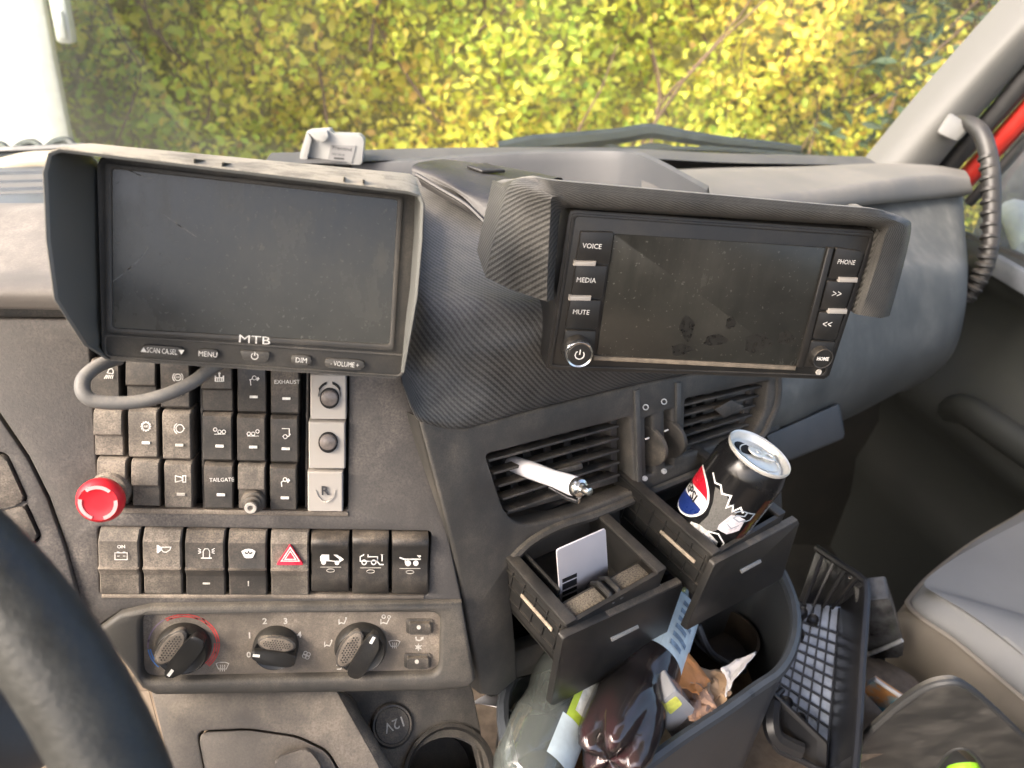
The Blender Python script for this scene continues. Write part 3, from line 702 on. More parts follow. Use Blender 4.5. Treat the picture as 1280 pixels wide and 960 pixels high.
def icon(fr, kind, cx, cy, s, w, parent, mat=None):
    """white printed pictogram centred on photo pixel cx,cy with unit s pixels"""
    mb = MB(); t = .00036+.000018*s
    T = lambda pts: fr.P([(cx+a*s, cy-b*s) for a, b in pts], w)
    S = lambda pts, k=1, cl=False: mb.stroke(T(pts), t*k, w, w+.00015, cl)
    Fi = lambda pts: mb.prism(T(pts), w, w+.00015)
    C_ = lambda x, y, r, k=1, a0=0, a1=360: S(circle(x, y, r, 18, None, a0, a1), k, abs(a1-a0) >= 360)
    D_ = lambda x, y, r: Fi(circle(x, y, r, 14))
    if kind == 'lamp':
        S([(-.2, .1), (.1, .75), (.6, .85), (.85, .4), (.75, -.05)], 1, True)
        for i in range(5): S([(-.3+i*.28, -.25), (-.75+i*.34, -.9)])
    elif kind == 'abs':
        C_(0, 0, .62); C_(0, 0, .95, 1, 130, 230); C_(0, 0, .95, 1, -50, 50); mb.text('ABS', fr.p2(cx, cy, w), .0012*s/6*.9, w)
    elif kind == 'pto':
        D_(0, .75, .24); S([(0, .5), (0, -.05)], 1.6); S([(-.75, -.05), (.75, -.05)], 1.6)
        for x in (-.75, .75): S([(x, .35), (x, -.75)], 2)
        for x in (-.3, .05, .4): S([(x, -.1), (x, -.7)], 1.2)
        S([(-.8, -.75), (.8, -.75)], 1)
    elif kind == 'hook':
        C_(.1, .45, .34); S([(-.2, .35), (-.6, .1), (-.5, -.85)]); Fi([(.35, .2), (.75, .65), (1.0, .3), (.65, -.1)]); S([(-.75, .1), (-.45, .15)])
    elif kind == 'gear':
        C_(0, 0, .72); mb.text('ABS', fr.p2(cx, cy, w), .0013*s/6, w)
        for i in range(12):
            a = i*math.pi/6; S([(.72*math.cos(a), .72*math.sin(a)), (.98*math.cos(a), .98*math.sin(a))], 1.8)
    elif kind == 'brake':
        C_(.1, 0, .68); C_(.1, 0, 1.0, 1, 120, 240); Fi([(.7, .18), (1.05, 0), (.7, -.18)])
    elif kind == 'axle1':
        C_(-.75, .2, .3); C_(0, -.2, .3); C_(.75, -.2, .3); S([(-.9, -.6), (1, -.6)], .8)
    elif kind == 'axle2':
        C_(-.75, -.2, .3); C_(0, -.2, .3); C_(.75, .2, .3); S([(-1.0, -.6), (1, -.6)], .8)
    elif kind == 'hitch':
        S([(-.7, .9), (.6, .9), (.6, -.3)]); C_(-.1, -.5, .34); S([(-.6, -.45), (-.4, -.45)]); S([(.25, -.45), (.5, -.45), (.8, .0)])
    elif kind == 'torch':
        S([(-.95, .55), (.25, .25), (.25, -.25), (-.95, -.55)], 1, True); S([(.35, .55), (.85, .55), (.85, -.55), (.35, -.55)], 1.2, True)
    elif kind == 'bucket':
        C_(.05, .55, .32); Fi([(.25, .35), (.6, .75), (.95, .4), (.55, -.05)]); S([(-.2, .35), (-.6, .1), (-.5, -.7)], 1.2)
    elif kind == 'battery':
        mb.text('ON', fr.p2(cx, cy-s*.95, w), .0024*s/9, w, bold=.02)
        S([(-.85, .1), (.85, .1), (.85, -.85), (-.85, -.85)], .8, True); S([(-.6, .2), (-.25, .2)], .8); S([(.25, .2), (.6, .2)], .8)
        S([(-.55, -.35), (-.2, -.35)], .6); S([(.25, -.35), (.6, -.35)], .6)
    elif kind == 'horn':
        Fi([(-1, .6), (-.85, .6), (-.3, .25), (-.3, -.1), (-.85, -.5), (-1, -.5)]); S([(-.3, .3), (.95, .3), (.8, -.1), (.3, -.4), (-.1, -.35), (-.35, 0)], 1, True)
    elif kind == 'beacon':
        S([(-.45, -.6), (-.45, .3), (-.2, .65), (.2, .65), (.45, .3), (.45, -.6)]); S([(-.75, -.65), (.75, -.65)], 1.3)
        for s_ in (-1, 1):
            for b in (.7, .35, 0): S([(s_*.75, .3+(b-.35)*.5), (s_*1.15, .35+(b-.35)*1.0)], .9)
    elif kind == 'wiper':
        mb.prism(T([(-1, .35), (-.5, .62), (0, .7), (.5, .62), (1, .35), (.6, -.5), (.3, -.6), (-.3, -.6), (-.6, -.5)]), w, w+.00015); mb.mi = 1
        for a, b in (((-.55, .2), (-.1, .0)), ((.1, .0), (.55, .2)), ((0, .1), (0, .4))): mb.stroke(T([a, b]), t*2.2, w+.0001, w+.0003)
        mb.mi = 0
    elif kind == 'tipper1':
        Fi([(-1, -.35), (-1, .05), (-.65, .5), (-.2, .5), (-.2, -.35)]); D_(-.7, -.45, .22); S([(-.02, .5), (.85, -.15)], 2.6); D_(.5, -.5, .2); S([(-.3, -.3), (.6, -.4)], 1.2); Fi([(.75, .1), (1.1, -.2), (.6, -.55)])
    elif kind == 'tipper2':
        S([(-1, -.35), (-1, .05), (-.7, .2), (-.6, .75), (-.3, .75), (-.3, .05), (.55, .05), (.55, -.35)], 1.2, True); C_(-.65, -.45, .2, 1.3); C_(.2, -.45, .2, 1.3)
        S([(.45, -.3), (.75, -.65), (1.1, -.65)], 1.4); S([(.95, -.35), (.95, .3)], 1.4); Fi([(.75, .25), (.95, .65), (1.15, .25)])
    elif kind == 'tipper3':
        S([(-1, .05), (-.6, -.1), (.9, -.1)], 1.6); D_(-.25, -.45, .27); D_(.45, -.45, .24); S([(.15, .8), (.85, .1)], 3.0); S([(-.5, -.15), (-.5, -.4)], 1)
    elif kind == 'screen':
        S([(-1, .45), (-.5, .65), (.5, .65), (1, .45), (.6, -.4), (-.6, -.4)], 1, True)
        for x in (-.35, 0, .35): S([(x, .25), (x*.9+.08, -.05), (x*.9-.05, -.3), (x, -.75)], .9)
    elif kind == 'fan':
        for i in range(4):
            a = i*math.pi/2+.4; C_(.45*math.cos(a), .45*math.sin(a), .4, 1.1)
    elif kind == 'feet':
        S([(-.7, .5), (-.7, -.5), (-.3, -.2), (.35, -.4), (.8, .6)], 1.7); D_(.75, .75, .18)
    elif kind == 'face':
        S([(-.7, .3), (-.7, -.5), (-.3, -.3), (.35, -.5), (.8, .4)], 1.7); C_(-.2, .75, .3, 1.5); C_(.75, .7, .25, 1.2)
    elif kind == 'arrow':
        S([(-.6, .4), (.2, .5), (.6, .1), (.3, -.4), (-.5, -.4)], 1.6)
    elif kind == 'recirc':
        S([(-.7, .35), (-.6, -.3), (0, -.45), (.5, -.25), (.75, .1)], 2); Fi([(.2, .1), (.9, .35), (.9, -.25)])
    elif kind == 'flake':
        for i in range(3):
            a = i*math.pi/3+math.pi/2; S([(-.9*math.cos(a), -.9*math.sin(a)), (.9*math.cos(a), .9*math.sin(a))], 1.4)
        C_(0, 0, .5, .8)
    else:
        mb.text(kind, fr.p2(cx, cy, w), .0030*s/6, w, bold=.0, sx=.98 if len(kind) < 8 else .9)
    return mb.build('icon', [mat or M_PRINT, M_SW], parent, fr.M)
for (a, b, pf, ic, iy, mt) in upper:
    x0, y0 = Z4(*a); x1, y1 = Z4(*b); x0 += .8; x1 -= 3.2; y1 -= 1
    c = corners(SW, x0, y0, x1, y1, .6)
    o = rocker(c, F_FLAT if pf == 'f' else F_BLANK).build('rocker_switch', mt, dash, SW.M, angle=25)
    cx = (x0+x1)/2+1
    if ic:
        if ic.isupper() : icon(SW, ic, cx+1, y0+(25 if ic == 'EXHAUST' else 23)-(2 if ic == 'EXHAUST' else 0), 5.4, .0068, o)
        else:
            dy = {'lamp': 19, 'abs': 22, 'pto': 21, 'hook': 23}.get(ic, 24)
            icon(SW, ic, cx, y0+dy+(0 if y0 > 500 else 0), 6.6 if ic in ('pto', 'gear', 'abs') else 7.2, .0068 if ic != 'pto' else .0068, o)
    if iy:
        yy = 430+iy/3.368; mb = MB(); pm = M_PRINT if iy not in (212, 426, 633) else M_PRINTD
        mb.prism(SW.P([(cx-5, yy-1.5), (cx+5, yy-1.3), (cx+5, yy+1.5), (cx-5, yy+1.3)], .006), .004, .0064); mb.build('indicator', pm, o, SW.M)
# silver switches
sil = [((1039, 118), (1190, 311), 0), ((1032, 317), (1185, 517), 1), ((1028, 524), (1175, 696), 2)]
for a, b, k in sil:
    x0, y0 = Z4(*a); x1, y1 = Z4(*b)
    c = corners(SW, x0, y0, x1, y1, .5)
    o = rocker(c, [(0, .001), (.015, .004), (.5, .005), (.96, .006), (.985, .0055), (1, .003)]).build('silver_switch', M_SILV, dash, SW.M, angle=25, label=['silver grey switch with round dark lens under an arch', 'silver grey switch with round dark lens', 'silver grey switch with embossed dark letter R'][k])
    cx, cy = (x0+x1)/2+1, (y0+y1)/2+(4 if k == 0 else -1)
    if k < 2:
        mb = MB(); mb.prism(SW.P(circle(cx, cy, 12.2, 24, 13), .006), .004, .0072, .0006); mb.build('lens_rim', M_CAV, o, SW.M)
        mb = MB(); p = SW.px(cx, cy, .007); mb.lathe([(.0058, .0066), (.005, .008), (.0025, .0088), (0, .009)], Matrix.Translation((p.x, p.y, .0004)), 20); mb.build('lens', plain('smoked_lens', (.16, .14, .13), .2, var=.3, scale=200) if 'smoked_lens' not in bpy.data.materials else bpy.data.materials['smoked_lens'], o, SW.M)
    if k == 0:
        mb = MB()
        for s_ in (-1, 1):
            q = [(cx+s_*14*math.sin(rad(t))*1.0, cy-1-17*math.cos(rad(t))) for t in np.linspace(15, 85, 8)]; q2 = [(cx+s_*(18 if t < 60 else 15.5)*math.sin(rad(t))*.92, cy-1-20*math.cos(rad(t))) for t in np.linspace(12, 88, 8)]
            P_ = SW.P(q+q2[::-1], .006); mb.prism(P_, .003, .00645)
        mb.build('arch_mark', M_CAV, o, SW.M)
    if k == 2:
        mb = MB(); mb.text('R', SW.p2(cx-1, cy+3, .006), .0066, .0062, bold=.02, depth=.02); mb.build('letter', plain('dark_letter', (.05, .05, .055), .4), o, SW.M)
        mb = MB(); mb.stroke(SW.P([(cx-14, cy+3), (cx-11, cy+11), (cx-6, cy+16), (cx-1, cy+18), (cx+4, cy+16), (cx+9, cy+11), (cx+11, cy+3)], .006), .0009, .005, .0057); mb.build('thumb_ridge', M_SILV, o, SW.M)
# bolt-like pushbutton on the blank switch
mb = MB(); p = SW.px(317, 622, .004); Mx = Matrix.Translation((p.x, p.y-.002, .003))
mb.lathe([(.0080, -.002), (.0080, .0045), (.0074, .006), (.006, .0065), (.0058, .0095), (.0045, .010), (.0045, .0150), (0, .0150)], Mx, 24)
mb.build('pushbutton', M_SILV if False else M_BLKD, dash, SW.M)
mb = MB(); p2 = p; mb.lathe([(.0040, .0125), (.0042, .0145), (.0036, .0158), (.002, .0158), (.0016, .0150), (0, .0150)], Matrix.Translation((p.x, p.y-.002, .003)), 20); mb.build('pushbutton_tip', M_SILV, dash, SW.M)
# emergency stop
mb = MB(); p = SW.px(139, 607, .0); Mx = Matrix.Translation((p.x+.001, p.y-.001, 0))
mb.lathe([(.0125, -.002), (.0125, .008), (.0115, .0095), (.0085, .010), (.0085, .020)], Mx, 28); eb = mb.build('emergency_stop', M_SWD, dash, SW.M, label='red mushroom emergency stop button')
mb = MB(); mb.lathe([(.0085, .019), (.0125, .0195), (.0142, .0215), (.0145, .0245), (.0135, .0275), (.0115, .0292), (.0108, .0288), (.004, .0284), (0, .0284)], Mx, 36); mb.build('mushroom_cap', M_RED, eb, SW.M)
mb = MB()
for a0 in (45, 165, 285):
    aa = [a0+i*8.2 for i in range(11)]
    q = [(p.x+.001+.0115*math.cos(rad(a)), p.y-.001+.0115*math.sin(rad(a))) for a in aa]+[(p.x+.001+.0093*math.cos(rad(a)), p.y-.001+.0093*math.sin(rad(a))) for a in aa[::-1]]
    mb.prism(q, .0285, .0295)
mb.build('turn_arrow', M_PINK, eb, SW.M)
# ---- bottom row
bt = [(65, 200, 48, 260, 'r', 'battery', M_SWD), (206, 334, 50, 260, 'r', 'horn', M_SWD), (340, 471, 53, 262, 'r', 'beacon', M_SW), (477, 604, 55, 262, 'r', 'wiper', M_SW), (611, 737, 58, 262, 'r', 'hazard', M_SWD), (740, 866, 65, 250, 'n', 'tipper1', M_SWN), (870, 992, 60, 257, 'n', 'tipper2', M_SWN), (996, 1118, 64, 258, 'n', 'tipper3', M_SWN)]
for x0, x1, y0, y1, pf, ic, mt in bt:
    x0, x1, y0, y1 = 100+x0/2.56+.8, 100+x1/2.56-1.6, 640+y0/2.56, 640+y1/2.56
    c = corners(SW, x0, y0, x1, y1, .5)
    mb = rocker(c, F_ROCK if pf == 'r' else F_NEW)
    o = mb.build('rocker_switch', mt, dash, SW.M, angle=25 if pf == 'r' else 50)
    cx = (x0+x1)/2; H = y1-y0
    if ic == 'hazard':
        mb = MB(); tri = SW.P([(cx, y0+H*.20), (cx+17, y0+H*.52), (cx-17, y0+H*.52)], .006); mb.prism(round_poly(tri, .001), .004, .0088, .001)
        mb.build('hazard_triangle', plain('red_lens', (.55, .03, .06), .3), o, SW.M)
        mb = MB()
        for k, tt in ((.66, .0007), (.40, .0006)):
            ctr = (cx, y0+H*.415); q = SW.P([(cx, ctr[1]-H*.215*k), (cx+17*k, ctr[1]+H*.105*k), (cx-17*k, ctr[1]+H*.105*k)], .0088); mb.stroke(q, tt, .0088, .009, True)
        mb.build('icon', M_PRINT, o, SW.M)
    else:
        if pf == 'r': icon(SW, ic, cx, y0+H*(.40 if ic == 'battery' else .33 if ic == 'horn' else .38), 9, .0067, o)
        else:
            icon(SW, ic, cx+1, y0+H*.43, 14, .0056, o)
            mb = MB(); mb.prism(SW.P([(cx-13, y0+H*.60), (cx+13, y0+H*.60), (cx+13, y0+H*.606), (cx-13, y0+H*.606)], .0055), .005, .0057); mb.stroke(SW.P(circle(cx, y0+H*.66, 5, 16, 2), .0055), .0003, .005, .0058, True); mb.build('indicator', M_PRINTD, o, SW.M)
    if ic == 'beacon':
        mb = MB(); yy = y0+H*.84; mb.prism(SW.P([(cx-4.5, yy-1), (cx+4.5, yy-1), (cx+4.5, yy+1), (cx-4.5, yy+1)], .003), .002, .0033); mb.build('indicator', M_PRINTD, o, SW.M)
    if ic == 'wiper':
        mb = MB(); yy = y0+H*.84; mb.prism(SW.P([(cx-1, yy-3), (cx+.5, yy-3), (cx+.5, yy+3), (cx-1, yy+3)], .003), .002, .0033); mb.build('indicator', M_PRINTD, o, SW.M)
# ---- heater module
HM = SW.moved(365, 805, .004)
ho = HM.P([(120, 788), (150, 766), (188, 757), (577, 752), (594, 848), (586, 858), (540, 862), (196, 867), (178, 858), (160, 832), (140, 806)])
hh = rp(HM, [(176, 766), (551, 764), (549, 842), (178, 850)], .009)
mb = MB(); mb.plate(ho, [hh], -.02, .003, .003); mb.build('heater_bezel', M_DASHC, dash, HM.M, angle=60)
mb = MB(); mb.prism(HM.P([(165, 755), (560, 755), (560, 852), (165, 858)]), -.012, -.005); mb.build('heater_fascia', M_HEAT, dash, HM.M)
fw = -.005
def knob(cx, cy, rpx, ang, wide, name, sg=-1):
    p = HM.px(cx, cy, fw); r = (HM.px(cx+rpx, cy, fw)-p).length
    Mx = Matrix.Translation((p.x, p.y, fw)) @ Matrix.Rotation(rad(ang), 4, 'Z')
    mb = MB(); mb.lathe([(r*1.02, 0), (r*1.02, .003), (r*.96, .0075), (r*.90, .009), (r*.86, .0085), (0, .0085)], Mx, 40)
    # grip bar along local +x (pointer end)
    q = [(-.98*r, -.50*r), (.55*r, -.52*r), (1.06*r, -.22*r), (1.10*r, 0), (1.06*r, .22*r), (.55*r, .10*r), (-.98*r, .10*r)]
    ob = mb.build('knob', M_KNOB, dash, HM.M)
    mb = MB(); off = -.12*r
    q = [(-1.0*r, off-.30*r), (-.6*r, off-.42*r), (.5*r, off-.40*r), (1.0*r, off-.12*r), (1.0*r, off+.16*r), (.5*r, off+.30*r), (-.6*r, off+.30*r), (-1.0*r, off+.2*r)]
    mb.prism(round_poly([(a, b*sg) for a, b in q], r*.15), .006, .0128, .0018, 2); bmesh.ops.transform(mb.bm, matrix=Mx, verts=mb.bm.verts); mb.build('grip', M_KNOB, ob, HM.M)
    mb = MB(); q = circle(-.03*r, .45*r, .86*r, 24, .42*r); q = [(a, b*sg) for a, b in q]
    mb.prism(q, .006, .0104, .0012); bmesh.ops.transform(mb.bm, matrix=Mx, verts=mb.bm.verts); mb.build('thumb_pad_rim', M_BLKD, ob, HM.M)
    mb = MB(); q = [(a, b*sg) for a, b in circle(-.03*r, .45*r, .76*r, 24, .33*r)]; mb.prism(q, .009, .0108, .0004); 
    bmesh.ops.transform(mb.bm, matrix=Mx, verts=mb.bm.verts); mb.build('thumb_pad', M_HEAT, ob, HM.M)
    mb = MB()
    for i in range(-5, 6):
        for j in range(-2, 3):
            a, b = (i+.5*(j % 2))*.115*r, j*.10*r
            if (a/(.6*r))**2+(b/(.24*r))**2 < 1: mb.box((a-.03*r, (b+.45*r)*sg, .0108), (.05*r, .05*r, .0006))
    bmesh.ops.transform(mb.bm, matrix=Mx, verts=mb.bm.verts); mb.build('pad_dimple', M_BLK, ob, HM.M, kind='stuff')
    mb = MB(); mb.prism([(.60*r, sg*(off-.05*r)), (.90*r, sg*(off-.05*r)), (.90*r, sg*(off+.07*r)), (.60*r, sg*(off+.07*r))], .0115, .0131); bmesh.ops.transform(mb.bm, matrix=Mx, verts=mb.bm.verts); mb.build('pointer', M_PRINT, ob, HM.M)
    return p, r
p1, r1 = knob(230, 808, 34, 233, 0, 'temperature')
p2_, r2 = knob(345, 807, 28, 168, 0, 'fan')
p3, r3 = knob(451, 807, 32, 62, 0, 'airflow', 1)
# temperature scale
mb = MB()
def arc(r_, a0, a1, wd, n=14): mb.stroke([(p1.x+r_*math.cos(rad(a)), p1.y+.001+r_*math.sin(rad(a))) for a in np.linspace(a0, a1, n)], wd, fw, fw+.0002)
for k, (a0, a1) in enumerate(((-48, 0), (2, 58), (60, 118))):
    for j in range(3 if k == 0 else 2): arc(r1*(1.30-.085*j), a0, a1, r1*.045)
mb.build('red_scale', plain('red_print', (.50, .055, .05), .6, var=.3, scale=300), dash, HM.M)
mb = MB(); arc(r1*1.3, 120, 182, r1*.045); mb.build('mauve_scale', plain('mauve_print', (.25, .18, .26), .6), dash, HM.M)
mb = MB(); arc(r1*1.3, 184, 222, r1*.045); arc(r1*1.22, 184, 214, r1*.045); mb.build('blue_scale', plain('blue_print', (.10, .25, .62), .6), dash, HM.M)
for kd, x, y, s_ in (('screen', 278, 833, 8), ('fan', 383, 819, 6), ('feet', 428, 777, 6), ('feet', 410, 805, 6), ('arrow', 424, 834, 6), ('face', 481, 776, 7), ('screen', 493, 805, 7), ('recirc', 524, 798, 6), ('flake', 523, 809, 5)):
    icon(HM, kd, x, y, s_, fw, dash, M_PRINTD)
mb = MB()
for t_, x, y in (('0', 311, 818), ('1', 312, 794), ('2', 331, 776), ('3', 357, 776), ('4', 374, 793)):
    mb.text(t_, HM.p2(x, y, fw), .0048, fw+.0003, bold=.03)
mb.build('fan_scale', M_PRINTD, dash, HM.M)
for y, x in ((782, 524.5), (825, 522)):
    mb = MB(); mb.prism(rp(HM, [(x-17, y-9), (x+17, y-9), (x+17, y+9), (x-17, y+9)], .002, fw), fw-.001, fw+.0012, .0006); mb.prism(rp(HM, [(x-13, y-6.5), (x+13, y-6.5), (x+12.5, y+7), (x-13, y+7)], .001, fw), fw, fw+.005, .0012); ob = mb.build('push_button', M_BLKD, dash, HM.M)
    mb = MB(); mb.prism(HM.P(circle(x-1, y+2, 2.6, 14), fw+.005), fw+.004, fw+.0053); mb.build('indicator', M_PRINTD, ob, HM.M)
# ---- lower console left (gear selector housing)
LC = lean_frame(at(330, 910, .56), 3, 48)
mb = MB(); lid = rp(LC, [(246, 914), (310, 911), (372, 920), (410, 938), (440, 990), (260, 990)], .006)
mb.plate(LC.P([(188, 862), (418, 858), (470, 950), (500, 1010), (225, 1010)]), [lid], -.02, 0, .002); mb.build('lower_console', M_LCON, dash, LC.M)
mb = MB(); mb.prism(rp(LC, [(248, 916), (310, 913), (371, 922), (408, 940), (437, 990), (262, 990)], .006), -.02, .001, .002); mb.prism(rp(LC, [(345, 945), (385, 932), (400, 950), (412, 990), (350, 990)], .004), 0, .012, .003); mb.build('selector_lid', M_LCON, dash, LC.M)
mb = MB(); mb.hexa([dpt(LC, 418, 858, 0), dpt(LC, 440, 872, -.01), dpt(LC, 520, 1010, -.01), dpt(LC, 500, 1010, 0)], [dpt(LC, 425, 862, -.08), dpt(LC, 442, 872, -.08), dpt(LC, 520, 1010, -.08), dpt(LC, 500, 1010, -.08)], .002); mb.build('console_edge', M_BLKD, dash)
mb = MB(); mb.hexa([dpt(LC, 150, 866, -.03), dpt(LC, 186, 862, 0), dpt(LC, 225, 1010, 0), dpt(LC, 160, 1010, -.03)], [dpt(LC, 150, 866, -.08), dpt(LC, 186, 862, -.08), dpt(LC, 225, 1010, -.08), dpt(LC, 160, 1010, -.08)], .002); mb.build('console_side', plain('dusty_brown_panel', (.19, .145, .105), .8, var=.35, scale=30), dash)
# socket panel
SP = lean_frame(at(490, 905, .62), 10, 55)
mb = MB(); mb.plate(SP.P([(410, 850), (590, 855), (620, 1010), (430, 1010)]), [rp(SP, circle(562, 968, 57, 28, 52), 0)], -.02, 0, .003); mb.build('socket_panel', M_DASHC, dash, SP.M)
p = SP.px(490, 907); r = (SP.px(514, 907)-p).length
mb = MB(); mb.lathe([(r*1.1, 0), (r*1.1, .002), (r, .004), (r*.9, .0035), (r*.86, .0045), (0, .005)], Matrix.Translation(p), 32); ob = mb.build('socket_cap', M_BLKD, dash, SP.M)
mb = MB(); mb.text('12V', (p.x+.001, p.y), r*.5, .005, rot=rad(192), depth=.05); mb.build('embossed_text', M_PRINTD, ob, SP.M)
mb = MB(); p = SP.px(562, 968); r = (SP.px(619, 968)-p).length
mb.lathe([(r*1.0, -.004), (r*1.0, .004), (r*.93, .005), (r*.88, .0), (r*.84, -.08), (0, -.08)], Matrix.Translation(p), 36); mb.build('cup_holder', M_BLK, dash, SP.M)
# ---- carbon wrapped cowl between the panels
def kd(x, y, w=.004): return dpt(K, x, y, w)
mb = MB()
L1 = [(503, 478), (521, 519), (546, 529), (581, 532), (666, 509), (799, 477), (880, 462), (960, 452)]
row0 = [kd(x, y, .004) for x, y in L1]
row00 = [kd(x, y+2, -.012) for x, y in L1]
mb.smooth_grid([row00, row0,
 [at(x, y, d) for x, y, d in ((500, 450, .545), (527, 470, .535), (553, 478, .535), (590, 480, .54), (668, 466, .55), (790, 440, .58), (870, 430, .62), (950, 420, .67))],
 [at(x, y, d) for x, y, d in ((502, 410, .55), (530, 420, .535), (560, 424, .53), (600, 425, .53), (675, 420, .535), (780, 400, .56), (870, 390, .60), (950, 380, .65))],
 [at(x, y, d) for x, y, d in ((508, 370, .56), (533, 376, .545), (565, 380, .54), (606, 378, .538), (690, 382, .545), (780, 370, .57), (870, 350, .61), (950, 340, .66))],
 [at(x, y, d) for x, y, d in ((512, 340, .58), (534, 346, .57), (566, 350, .565), (602, 354, .565), (690, 360, .58), (780, 340, .61), (870, 320, .66), (950, 310, .70))],
 [at(x, y, d) for x, y, d in ((516, 300, .62), (536, 305, .61), (568, 310, .61), (604, 315, .61), (690, 310, .63), (780, 300, .66), (870, 290, .71), (950, 280, .75))],
 [at(x, y, d) for x, y, d in ((518, 250, .68), (540, 254, .675), (572, 260, .675), (610, 264, .68), (690, 266, .70), (780, 272, .73), (870, 278, .75), (950, 284, .78))],
 [at(x, y, d) for x, y, d in ((515, 212, .75), (545, 212, .75), (580, 214, .75), (615, 216, .755), (690, 240, .76), (780, 250, .78), (870, 262, .80), (950, 270, .82))]], 6, 6)
mb.build('carbon_cowl', M_CARB, dash, angle=60)
# ---- vent panel on the console frame K
vL = rp(K, [(604, 567), (785, 520), (790, 611), (706, 643), (648, 656), (628, 640)], [.004, .004, .004, .01, .012, .012])
vR = rp(K, [(853, 498), (958, 475), (953, 512), (938, 541), (851, 568)], .004)
s1 = rp(K, [(803, 522), (812, 519), (814, 590), (805, 592)], .001); s2 = rp(K, [(827, 513), (836, 511), (838, 580), (829, 582)], .001)
vo = K.P([(521, 521), (546, 531), (581, 534), (666, 511), (799, 479), (880, 464), (972, 455), (973, 495), (967, 520), (952, 548), (915, 572), (880, 588), (800, 622), (745, 645), (700, 660), (660, 682), (640, 700), (634, 716), (643, 818), (644, 846), (618, 868), (599, 866), (582, 770), (563, 682)])
mb = MB(); mb.plate(vo, [vL, vR, s1, s2], -.016, .0035, .0025); mb.build('vent_panel', M_DASHC, dash, K.M, angle=60)
mb = MB(); ed = [K.px(x, y, .003) for x, y in ((972, 470), (971, 500), (963, 522), (948, 548), (912, 572), (878, 588), (800, 620), (745, 643), (700, 657), (664, 676), (640, 698))]
mb.tube(catmull(ed, 5), .0045, 8); mb.build('vent_panel_edge', M_DASHC, dash, K.M)
def vent(quad, nsl, dep, tab, name, tb):
    TL, TR, BR, BL = quad
    mb = MB(); mb.plate(K.P([(TL[0]-8, TL[1]-8), (TR[0]+8, TR[1]-8), (BR[0]+8, BR[1]+8), (BL[0]-8, BL[1]+8)]), [K.P(quad)], -.05, -.012, .001)
    mb.prism(K.P([(TL[0]-8, TL[1]-8), (TR[0]+8, TR[1]-8), (BR[0]+8, BR[1]+8), (BL[0]-8, BL[1]+8)]), -.06, -.048)
    v = mb.build('air_vent', M_BLKD, dash, K.M)
    for i in range(nsl):
        t = (i+.55)/nsl
        a = V((*TL, 0)).lerp(V((*BL, 0)), t); b = V((*TR, 0)).lerp(V((*BR, 0)), t)
        a = a.lerp(b, .012); b = b.lerp(a, .012)
        pa, pb = K.px(a.x, a.y, -.004), K.px(b.x, b.y, -.004)
        mb = MB(); h = .0011
        mb.hexa([pa+V((0, h, 0)), pa+V((0, -h, 0)), pb+V((0, -h, 0)), pb+V((0, h, 0))], [pa+V((0, h-.001, -.013)), pa+V((0, -h-.001, -.013)), pb+V((0, -h-.001, -.013)), pb+V((0, h-.001, -.013))], .0006)
        mb.build('slat', M_BLKD, v, K.M)
    for i in range(6):
        s = (i+.7)/6.4; a = V((*TL, 0)).lerp(V((*TR, 0)), s); b = V((*BL, 0)).lerp(V((*BR, 0)), s)
        pa, pb = K.px(a.x, a.y, -.026), K.px(b.x, b.y, -.026)
        mb = MB(); mb.hexa([pa+V((-.0007, 0, 0)), pa+V((.0007, 0, 0)), pb+V((.0007, 0, 0)), pb+V((-.0007, 0, 0))], [pa+V((-.0007, 0, -.02)), pa+V((.0007, 0, -.02)), pb+V((.0007, 0, -.02)), pb+V((-.0007, 0, -.02))]); mb.build('rear_vane', M_BLK, v, K.M)
    mb = MB(); mb.hexa([K.px(*q, .004) for q in tab], [K.px(q[0]-4, q[1]-3, -.012) for q in tab], .0012); mb.build('vane_tab', M_BLKD if tb else M_BLK, v, K.M)
vent([(606, 568), (776, 524), (777, 600), (636, 648)], 5, .02, [(684, 590), (728, 579), (729, 586), (686, 597)], 'l', 1)
vent([(855, 500), (956, 476), (936, 536), (852, 565)], 5, .02, [(893, 512), (914, 500), (931, 508), (906, 523)], 'r', 1)
mb = MB()
for x, y in ((808, 556), (832, 546)):
    p = K.px(x, y, -.006); mb.lathe([(0, -.0028), (.017, -.0028), (.019, -.0018), (.019, .0018), (.017, .0028), (0, .0028)], Matrix.Translation(p) @ Matrix.Rotation(rad(90), 4, 'Y') @ Matrix.Diagonal((1.25, 1, 1, 1)), 40)
    if x == 808: mb.build('thumbwheel', M_BLKD, dash, K.M); mb = MB()
mb.build('thumbwheel', M_BLKD, dash, K.M)
for x, y in ((809, 548), (833, 538)):
    mb = MB(); p = K.px(x, y, .0135); mb.box((p.x, p.y, .0135), (.0045, .0012, .001)); mb.build('wheel_mark', M_PRINT, dash, K.M)
for x, y, f in ((807, 509, 0), (830, 502, 0), (806, 598, 1), (830, 589, 1)):
    mb = MB()
    if f: mb.prism(K.P(circle(x, y, 3.4, 16), .0036), .0034, .0039)
    else: mb.stroke(K.P(circle(x, y, 3.2, 16), .0036), .0009, .0034, .0039, True)
    mb.build('vent_mark', M_PRINT, dash, K.M)
mb = MB(); mb.prism(K.P([(791, 488), (797, 486), (801, 606), (795, 608)], .003), .001, .0058, .0012); mb.prism(K.P([(843, 478), (849, 477), (849, 570), (843, 572)], .003), .001, .0058, .0012); mb.build('vent_rib', M_CARB, dash, K.M)
